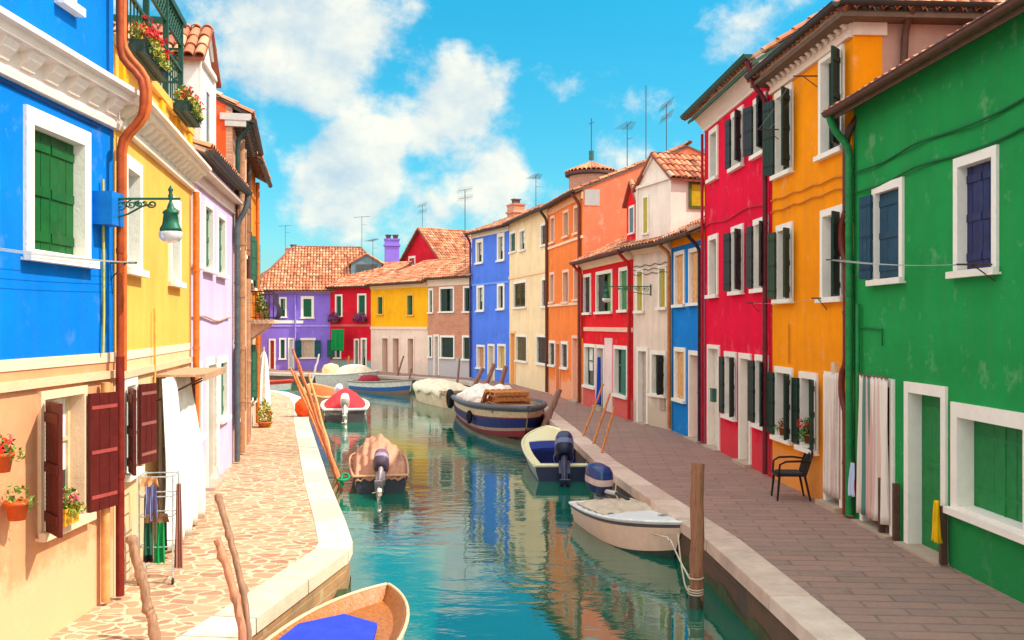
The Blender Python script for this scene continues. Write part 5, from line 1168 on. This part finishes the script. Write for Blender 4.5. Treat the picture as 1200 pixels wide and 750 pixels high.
for k, (pts, D, r, lb) in enumerate([([(186, 775), (178, 722), (173, 715), (170, 690), (158, 650), (154, 628)], 8.15, .042, 'crooked thick branch pole on the left paving, leftmost of three'), ([(292, 800), (291, 740), (285, 690), (272, 640), (263, 607), (255, 579)], 8.3, .030, 'tallest knobbly stick pole by the near left quay edge'), ([(288, 800), (284, 738), (276, 700), (266, 665), (254, 632)], 8.2, .036, 'shorter straight stick pole beside the tall knobbly one')]):
    P = [WD(x, y, D+(.25 if k else .1)*(j/5)) for j, (x, y) in enumerate(pts)]; P[0] = P[0]-Vector((0, 0, .25 if k == 0 else .9)); 
    if k == 0: P[0].z = 0
    Q = []
    for a, b in zip(P, P[1:]):
        for i in range(5): Q.append(a.lerp(b, i/5)+Vector((random.gauss(0, .003), random.gauss(0, .003), 0)))
    Q.append(P[-1]); m = MB(); m.tube([q-P[0] for q in Q], [r*random.uniform(.94, 1.04)*(1.35 if i % 7 == 3 else 1) for i in range(len(Q))], 9)
    o = m.build('branch_pole', BW if k != 2 else wood((.5, .2, .1))); o.location = P[0]; tag(o, lb, 'pole', 'branch poles at the near left quay')
rope('rope', 'thin cord lying from the branch poles across the left kerb', [(-3.05, 8.6, .05), (-2.4, 8.5, .06)], .006)
m = MB(); m.lathe([(0, -.3), (.2, -.28), (.3, -.1), (.28, .12), (.15, .25), (.05, .3), (0, .36)], n=16); m.lathe([(.0, -.2), (.16, -.15), (.2, .05), (.1, .18), (0, .2)], (.3, .05, -.08), 12)
o = m.build('buoy_bag', fabric((.85, .10, .02))); o.location = WD(362, 481, 29.5)+Vector((-.15, 0, 0)); o.location.z = .3; tag(o, 'orange red float bag on the left quay edge behind the pole bundle', 'float')
m = MB(); torus(m, (0, 0, .0), .09, .03, None); torus(m, (.06, .02, .05), .08, .025, Matrix.Rotation(R(50), 3, 'X').to_4x4()); torus(m, (-.02, 0, -.08), .07, .025, Matrix.Rotation(R(80), 3, 'Y').to_4x4())
o = m.build('rope_coil', fabric((.02, .30, .12))); o.location = WD(401, 562, 19.4); tag(o, 'green rope coil tied at the foot of the left pole bundle', 'rope')
# ------------------------------------------------------------------ wall lamps
def scroll(m, c, r, turns, sx, r0=.012, a0=0):
    pts = []
    for i in range(int(turns*14)+1):
        a = a0+i/14*2*math.pi; q = r*(1-.8*i/(turns*14)); pts.append((c[0]+sx*q*math.cos(a), c[1], c[2]+q*math.sin(a)))
    m.tube(pts, r0, 5)
def wall_lamp(label, base, direction, reach, box=None):
    t = thing('wall_lamp', label, 'lamp', base, math.atan2(direction[1], direction[0]), 'bracket street lamps on house walls')
    g = metal((.01, .12, .06), .45, .2); m = MB()
    m.box(0, .02, -.05, .05, -.32, .08); m.tube([(0, 0, 0), (reach+.1, 0, 0)], .016, 8); m.tube([(0, 0, -.28), (reach*.15, 0, -.27), (reach*.4, 0, -.2), (reach*.6, 0, -.1), (reach*.72, 0, -.07)], .013, 6)
    for x, r in ((.10, .09), (.28, .075), (.42, .055), (.53, .04)): scroll(m, (reach*x+.02, 0, -.11+x*.08), r, 1.6, 1, .009, R(90)); scroll(m, (reach*x+.08, 0, -.10+x*.08), r*.6, 1.3, -1, .008)
    scroll(m, (reach*.74, 0, -.07), .05, 1.4, 1, .012, R(180)); m.tube([(reach, 0, -.02), (reach, 0, .13)], .02, 6); m.lathe([(0, .18), (.02, .14), (.03, .11), (.012, .08), (.03, .04), (.02, 0)], (reach, 0, 0), 10)
    m.build('bracket', g, t)
    m = MB(); m.lathe([(.012, -.02), (.024, -.06), (.035, -.10), (.04, -.13), (.075, -.16), (.085, -.19), (.072, -.20), (.085, -.33), (.108, -.38), (.112, -.42), (.10, -.42)], (reach, 0, 0), 20); m.build('lamp_shade', g, t)
    m = MB(); m.lathe([(.10, -.415), (.122, -.44), (.118, -.50), (.09, -.55), (.04, -.57), (0, -.575)], (reach, 0, 0), 20)
    gm_ = bpy.data.materials.new('milk_glass'); gm_.use_nodes = True; b = gm_.node_tree.nodes['Principled BSDF']; b.inputs['Base Color'].default_value = (.8, .72, .68, 1); b.inputs['Roughness'].default_value = .15; b.inputs['Transmission Weight'].default_value = .3
    m.build('globe', gm_, t)
    for ch_ in t.children: ch_.scale = (1, .8, .8)
    if box: m = MB(); m.box(.0, .2, box[0], box[1], -.28, .06); m.build('junction_box', paint(box[2], .5), t)
    return t
wall_lamp('green bracket street lamp fixed to the blue house on the left', (-4.275, 9.72, 4.20), (1, 0), .74, (-.16, .14, (.0, .16, .55)))
t_, D = [h for h in [None]] and (0, 26.6)
wall_lamp('green bracket street lamp on the cream house on the right', (3.98, 26.9, 3.98), (-1, -.12), 1.3)
# ------------------------------------------------------------------ flowers
GL = [leafm((.06, .17, .02)), leafm((.16, .24, .02)), leafm((.40, .32, .02)), leafm((.75, .02, .015)), leafm((.35, .02, .25)), leafm((.65, .10, .15))]
def at(H, t, off, z):
    n = Vector((H.u.y, -H.u.x)); p = H.p0+H.u*t+n*off; return Vector((p.x, p.y, z))
def planter(H, t, off, z, w, label, pot=(.55, .14, .03), box=True, fl=3, nl=160, nf=40, hgt=.16, cat='flower box', wire=False, name='flower_box', size=.035, group=None, mix=(0, 1, 2)):
    r = thing(name, label, cat, at(H, t, off, z), H.root.rotation_euler[2], group); m = MB(); h = .16
    if wire:
        mm = metal((.02, .05, .04), .5); 
        for yy in (-.1, .1):
            for zz in (0, h): m.tube([(-w/2, yy, zz), (w/2, yy, zz)], .008, 4)
        for k in range(int(w/.08)+1): x = -w/2+k*.08; m.tube([(x, -.1, h), (x, -.11, .05), (x, 0, -.02), (x, .1, h)], .006, 4)
        m.box(-w/2+.03, w/2-.03, -.08, .08, .0, h-.02, 1); m.build('basket', [mm, paint((.03, .06, .05), .6)], r)
    elif box:
        m.box(-w/2, w/2, -.08, .08, 0, h); m.box(-w/2-.012, w/2+.012, -.092, .092, h-.03, h); m.build('box', paint(pot, .6), r)
    else:
        m.lathe([(0, 0), (w*.33, 0), (w*.45, h*.8), (w*.52, h*.8), (w*.52, h), (w*.44, h), (0, h-.02)], n=18); m.build('pot', paint(pot, .6), r)
    rnd = random.Random(int(w*100+z*10)); m = MB(); leaves(m, (0, 0, h+hgt*.55), (w*.58, .13 if box or wire else w*.5, hgt), nl, size, list(range(len(mix))), rnd); leaves(m, (0, -.12, h-.02), (w*.5, .06, hgt*.6), nl//3, size, list(range(len(mix))), rnd)
    m.build('foliage', [GL[i] for i in mix], r)
    if nf:
        m = MB()
        for _ in range(max(1, nf//8)): c = (rnd.uniform(-.5, .5)*w, rnd.uniform(-.16, .05), h+rnd.uniform(.3, 1.1)*hgt); leaves(m, c, (.06, .06, .05), 9, .036, 0, rnd)
        m.build('blossom', GL[fl], r)
    return r
h1 = L2
planter(L2, .95, .16, 5.92, 1.35, 'long basket of red geraniums and yellow flowers hung from the near terrace edge', wire=True, nl=520, nf=260, hgt=.17, size=.04, mix=(0, 1, 2, 2))
planter(L2, 3.7, .16, 5.90, 1.25, 'second basket of yellow and red flowers hung at the far terrace end', wire=True, nl=480, nf=90, hgt=.17, size=.04, mix=(0, 1, 2, 2))
p = L1.hit(71)[0]; planter(L1, L1.hit(62)[0], .10, EYE-(610-CY)/F*8.9, .28, 'small yellow pot of flowers on the maroon shuttered window sill', pot=(.7, .35, .02), nl=150, nf=24, hgt=.12, fl=5, size=.03)
planter(L1, L1.hit(2)[0], .13, EYE-(606-CY)/F*8.0, .2, 'terracotta pot with a small plant hung on the peach wall', pot=(.6, .10, .02), box=False, nl=60, nf=0, hgt=.1, cat='flower pot', name='flower_pot', size=.028, mix=(0, 1))
planter(L1, L1.hit(-16)[0], .13, EYE-(548-CY)/F*7.9, .18, 'upper terracotta pot on the peach wall at the picture edge', pot=(.6, .10, .02), box=False, nl=60, nf=30, hgt=.1, cat='flower pot', name='flower_pot', size=.028, mix=(0, 1))
p = greenH
HO = [o for o in bpy.data.objects if o.name.startswith('house')]
class HH: pass
def facade(a, b):
    h = HH(); h.p0, h.p1 = Vector(a), Vector(b); h.u = (h.p1-h.p0).normalized(); h.root = HH(); h.root.rotation_euler = (0, 0, math.atan2(h.u.y, h.u.x)); return h
FO = facade((4.91, 17.7), (5.13, 14.105)); FG = facade((5.13, 14.1), (5.31, 9.79))
def hitf(h, px): a = (px-CX)/F; return (h.p0.x-a*h.p0.y)/(a*h.u.y-h.u.x)
planter(FO, hitf(FO, 951), .04, EYE-(521-CY)/F*15.6, .2, 'red geranium pot on the orange house window sill', box=False, pot=(.3, .1, .04), nl=110, nf=60, hgt=.2, cat='flower pot', name='flower_pot', size=.045, mix=(0, 0, 1))
planter(FO, hitf(FO, 920), .04, EYE-(512-CY)/F*16.8, .16, 'small pink flower pot on the other orange house sill', box=False, pot=(.3, .1, .04), nl=50, nf=30, hgt=.1, fl=5, cat='flower pot', name='flower_pot', size=.03, mix=(0, 1))
for px, w_, lb in ((394, .9, 'magenta flower box under the left window of the far red house'), (424, 1.0, 'magenta flower box under the right window of the far red house')):
    t = redfar.hit(px)[0]; planter(redfar, t, .2, 3.05, w_, lb, pot=(.05, .02, .02), nl=300, nf=0, hgt=.28, size=.07, mix=(4, 4, 0), group='magenta flower boxes on the far red house')
planter(L5, 1.0, .35, 3.03, .5, 'green leafy plant on the iron balcony', nl=260, nf=0, hgt=.35, size=.06, mix=(0, 1, 2), pot=(.4, .15, .05)); planter(L5, 2.2, .35, 3.03, .6, 'second low plant on the iron balcony', nl=200, nf=0, hgt=.25, size=.05, mix=(0, 1, 4), pot=(.4, .15, .05))
planter(L5, 2.8, .35, .0, .45, 'orange potted bush on the paving below the balcony', box=False, pot=(.6, .15, .04), nl=220, nf=60, hgt=.4, size=.06, mix=(1, 2, 2), cat='flower pot', name='flower_pot')
# ------------------------------------------------------------------ cloth
def drape(name, label, cat, base, rz, w, h, mat, folds=7, amp=.035, taper=1.0, seed=0, parent=None, billow=0, thick=True, hem=.0):
    m = MB(); n, k = folds*8, 16; rnd = random.Random(seed); ph = rnd.uniform(0, 6); rows = []
    for j in range(k+1):
        v = j/k; row = []
        for i in range(n+1):
            u = i/n-.5; ww = w*(taper+(1-taper)*(1-v)); a = amp*(.55+.6*(1-v))
            row.append(Vector((u*ww, -billow*math.sin(math.pi*(1-v)*.75)*(1 if billow else 0)+a*math.sin(u*folds*2*math.pi+ph+.6*math.sin(v*4))+a*.4*math.sin(u*folds*4.3+v*3), h*v+hem*math.sin(u*9)*(1-v))))
        rows.append(row)
    m.grid(rows, 0, True); o = m.build(name, mat, parent)
    if thick: md = o.modifiers.new('t', 'SOLIDIFY'); md.thickness = .006
    if parent is None: o.location = base; o.rotation_euler = (0, 0, rz); tag(o, label, cat)
    return o
rg = FG.root.rotation_euler[2]; ro = FO.root.rotation_euler[2]
def striped():
    m, n, l, b = _new('striped_cloth'); v = _map(n, l); sp = n.new('ShaderNodeSeparateXYZ'); l.new(v, sp.inputs[0])
    mu = n.new('ShaderNodeMath'); mu.operation = 'MULTIPLY_ADD'; l.new(sp.outputs[0], mu.inputs[0]); mu.inputs[1].default_value = 1.55; mu.inputs[2].default_value = .5
    r = n.new('ShaderNodeValToRGB'); r.color_ramp.interpolation = 'CONSTANT'; e = r.color_ramp.elements
    cols = [(0, (.72, .60, .52)), (.07, (.08, .22, .18)), (.17, (.75, .66, .58)), (.22, (.62, .36, .32)), (.31, (.10, .22, .18)), (.35, (.75, .66, .58)), (.41, (.62, .38, .33)), (.5, (.76, .68, .6)), (.56, (.35, .42, .36)), (.6, (.62, .4, .35)), (.70, (.76, .68, .6)), (.76, (.14, .25, .2)), (.82, (.66, .42, .36)), (.92, (.76, .66, .58))]
    while len(e) < len(cols): e.new(.5)
    for i, (p_, c_) in enumerate(cols): e[i].position = p_; e[i].color = (*c_, 1)
    l.new(mu.outputs[0], r.inputs[0]); l.new(r.outputs[0], b.inputs['Base Color']); b.inputs['Roughness'].default_value = .9; return m
t0, t1 = hitf(FG, 1012), hitf(FG, 1048)
drape('door_curtain', 'pink green and white striped curtain hung over the green house door', 'curtain', at(FG, (t0+t1)/2, .09, .16), rg, (t1-t0)*.92, 2.0, striped(), 7, .035, seed=2)
m = MB(); m.tube([(0, 0, 0), (t1-t0, 0, 0)], .012, 6)
for k in range(9): torus(m, ((t1-t0)*(k+.5)/9, 0, -.01), .022, .005, Matrix.Rotation(R(90), 3, 'Y').to_4x4(), 10, 5)
o = m.build('curtain_rod', metal((.3, .15, .1), .4)); o.location = at(FG, t0, .09, 2.17); o.rotation_euler = (0, 0, rg); tag(o, 'thin rod with rings holding the striped door curtain', 'curtain rod')
t0, t1 = hitf(FO, 968), hitf(FO, 989)
drape('door_curtain', 'pale pink lace curtain hung over the orange house door', 'curtain', at(FO, (t0+t1)/2, .05, .2), ro, (t1-t0)*.86, 1.95, fabric((.62, .47, .42), (.72, .62, .55), 3.0), 6, .03, seed=5)
drape('door_curtain', 'big white sheet curtain over the doorway of the yellow house', 'curtain', at(L2, 2.45, .24, .12), L2.root.rotation_euler[2], 2.3, 2.1, fabric((.84, .80, .73)), 6, .075, .75, seed=3, billow=.12)
o = L2.root; cz = thing('canopy', 'small brown wooden canopy board above the yellow house doorway', 'canopy', at(L2, 3.0, 0, 2.2), L2.root.rotation_euler[2])
m = MB(); m.box(-1.0, 1.0, -.62, -.02, .02, .05); m.box(-1.02, 1.02, -.66, -.62, -.03, .06); m.build('board', wood((.5, .28, .16)), cz)
for x in (-.9, .9): m = MB(); m.tube([(x, -.6, .0), (x, -.02, -.3)], .014, 6); m.build('bracket', metal((.1, .05, .03), .5), cz)
# closed parasol
t = thing('closed_parasol', 'closed white parasol standing at the end of the left row', 'parasol', (-7.75, 29.3, 0)); m = MB(); rows = []
for z, r in ((2.05, .03), (1.9, .09), (1.5, .15), (1.0, .2), (.55, .25), (.35, .27)): rows.append([(r*(1+.22*math.cos(8*a))*math.cos(a)-.06*(2-z), r*(1+.22*math.cos(8*a))*math.sin(a), z) for a in [2*math.pi*j/40 for j in range(40)]])
m.grid(rows, 0, True, True); m.build('canopy', fabric((.86, .83, .78)), t); m = MB(); m.tube([(0, 0, 0), (0, 0, 2.2)], .03, 8); m.lathe([(.28, 0), (.28, .07), (.05, .1)], n=16); m.build('pole', paint((.6, .5, .4)), t)
# green awning of the far red house, green cloth
t = redfar.hit(407)[0]; drape('awning', 'green cloth awning hanging before the far red house', 'awning', at(redfar, t, .9, 1.25), redfar.root.rotation_euler[2], 1.0, 1.35, fabric((.01, .25, .06)), 3, .06, seed=1)
t = hitf(facade((2.57, 33.9), (3.615, 28.03)), 705); fr = facade((2.57, 33.9), (3.615, 28.03))
drape('door_curtain', 'blue cloth hanging in the red house doorway', 'curtain', at(fr, hitf(fr, 704.5), .08, .2), fr.root.rotation_euler[2], .55, 1.6, fabric((.02, .06, .5)), 3, .04, .4, seed=4)
drape('cloth', 'yellow cloth hanging beside the green house door', 'cloth', at(FG, hitf(FG, 1110)+.03, .14, .28), rg, .2, .5, fabric((.85, .5, .01)), 2, .03, .3, seed=6)
drape('cloth', 'red and white rag hanging left of the striped curtain', 'cloth', at(FG, hitf(FG, 1006), .1, .35), rg, .14, .5, fabric((.6, .06, .05), (.5, .6, .8), 4), 2, .03, .6, seed=7)
# laundry rack
lr = thing('laundry_rack', 'standing white laundry rack hung with clothes by the left wall', 'laundry rack', (-4.14, 10.42, 0), R(8)); m = MB()
for x in (0, .36):
    for y in (0, .34): m.tube([(x, y, .06), (x, y*.9, 1.22)], .011, 6)
for z in (1.2, .98, .76, .42, .15):
    for y in (0, .32): m.tube([(0, y, z), (.36, y, z)], .008, 5)
    for x in (0, .36): m.tube([(x, 0, z), (x, .32, z)], .008, 5)
m.build('frame', metal((.7, .78, .8), .35), lr); m = MB()
for x in (0, .36): torus(m, (x, 0, .035), .028, .012, Matrix.Rotation(R(90), 3, 'Y').to_4x4(), 12, 6)
m.build('wheel', paint((.03, .03, .03), .6), lr)
def garment(name, x, y, z, w, h, mat, folds=2, seed=0, taper=.8):
    o = drape(name, None, None, None, 0, w, h, mat, folds, .018, taper, seed, parent=lr, thick=False); o.location = (x, y, z-h); return o
for i, (nm, x, y, z, w, h, c_) in enumerate([('garment', .14, -.03, 1.12, .14, .4, fabric((.03, .03, .16), (.3, .3, .5), 22)), ('garment', .07, .1, .98, .1, .75, fabric((.02, .02, .03))), ('garment', .22, .0, .74, .12, .5, fabric((.01, .30, .08))), ('garment', .1, -.02, .74, .1, .4, fabric((.02, .1, .06))), ('garment', .17, .02, .74, .07, .45, fabric((.6, .3, .25))), ('garment', .2, -.04, .80, .28, .1, fabric((.2, .1, .05))), ('garment', .12, -.02, 1.2, .2, .1, fabric((.7, .35, .15))), ('garment', .25, .05, .72, .08, .35, fabric((.05, .02, .03)))]): garment(nm, x, y, z, w, h, c_, 2, i)
garment('towel', .42, .02, 1.12, .10, .95, fabric((.34, .13, .09), (.42, .2, .15), 10), 3, 9, .5)
# ------------------------------------------------------------------ chair
ch = thing('garden_chair', 'black slatted garden armchair outside the orange house', 'chair', (4.62, 15.62, 0), R(176)); bm_ = paint((.02, .012, .01), .45)
m = MB(); m.box(-.22, .24, -.23, .23, .40, .43); m.tube([(.24, -.22, .41), (.25, 0, .405), (.24, .22, .41)], .02, 6); m.build('seat', bm_, ch); m = MB(); m.box(-.17, .2, -.2, .2, .432, .455); m.build('cushion', fabric((.05, .045, .05)), ch)
for sx, sy in ((.21, .21), (.21, -.21), (-.2, .2), (-.2, -.2)): m = MB(); m.tube([(sx, sy, .41), (sx*1.18+(.0 if sx > 0 else -.05), sy*1.12, 0)], [.022, .016], 8); m.build('leg', bm_, ch)
m = MB()
for k in range(6): y = -.15+.06*k; m.tube([(-.21, y, .43), (-.27, y*1.05, .62), (-.33, y*1.1, .80-.02*abs(k-2.5))], .011, 6)
m.tube([(-.21, -.22, .42), (-.27, -.24, .62), (-.32, -.21, .77), (-.34, -.1, .82), (-.345, 0, .83), (-.34, .1, .82), (-.32, .21, .77), (-.27, .24, .62), (-.21, .22, .42)], .018, 8); m.build('backrest', bm_, ch)
for sy in (1, -1): m = MB(); m.tube([(-.28, sy*.24, .64), (-.1, sy*.27, .66), (.12, sy*.27, .65), (.21, sy*.25, .60), (.23, sy*.23, .42)], .018, 8); m.build('armrest', bm_, ch)
# ------------------------------------------------------------------ clothes lines
def line(label, A, B, out, n=3, rod=.5, mat=None, sag=.04):
    t = thing('clothes_line', label, 'clothes line', A); A, B, out = Vector(A), Vector(B), Vector((*out, 0)).normalized(); mm = metal((.10, .05, .04), .5)
    for P_ in (A, B): m = MB(); q = P_-A; m.tube([q, q+out*rod], .012, 6); m.tube([q+Vector((0, 0, -.18)), q+out*rod*.6], .008, 5); m.build('arm', mm, t)
    for k in range(n):
        o_ = out*rod*(.45+.5*k/max(1, n-1)); m = MB(); pts = [A-A+o_+(B-A)*(i/12)-Vector((0, 0, sag*4*(i/12)*(1-i/12))) for i in range(13)]; m.tube(pts, .0032, 4); m.build('cord', mat or paint((.42, .44, .42), .5), t)
    return t
line('clothes line stretched along the blue and peach house front', (-4.33, 5.2, EYE+82/F*8.4), (-4.27, 9.98, EYE+72/F*10), (1, 0), 3, .28)
line('clothes line on long arms across the green house front', at(FG, .02, 0, EYE+76/F*14), at(FG, hitf(FG, 1166), 0, EYE+70/F*10.3), (-1, 0), 4, .42)
line('upper clothes line between two orange house windows', at(FO, .35, 0, 6.5), at(FO, 2.2, 0, 7.0), (-1, 0), 2, .4)
line('lower clothes line under the orange house windows', at(FO, -.8, 0, 3.32), at(FO, 2.6, 0, 3.32), (-1, 0), 1, .25)
t = thing('mailbox', 'small dark green mailbox on the crimson house front', 'mailbox', at(facade((4.68, 22.8), (4.908, 17.72)), 1.0, 0, 1.1), math.atan2(-5.08, .228)); m = MB(); m.box(-.1, .1, -.1, 0, 0, .28); m.build('box', paint((.02, .12, .08), .4), t); m = MB(); m.box(-.11, .11, -.11, .0, .281, .31); m.build('lid', paint((.02, .1, .07), .4), t)

# venetian blind in the near left window
ta, tb = L1.hit(60)[0], L1.hit(78)[0]; vb = thing('venetian_blind', 'white slatted blind hanging inside the maroon shuttered window', 'blind', at(L1, (ta+tb)/2, -.08, 1.0), L1.root.rotation_euler[2]); m = MB()
for k in range(26): X = Matrix.Translation((0, 0, .02+k*.041)) @ Matrix.Rotation(R(28), 4, 'X'); m.box(-.2, .2, -.017, .017, -.0012, .0012, 0, X)
m.build('slats', paint((.8, .74, .62), .4), vb); m = MB(); m.box(-.2, .2, -.02, .02, 1.09, 1.13); m.build('head_rail', paint((.8, .76, .7), .4), vb)
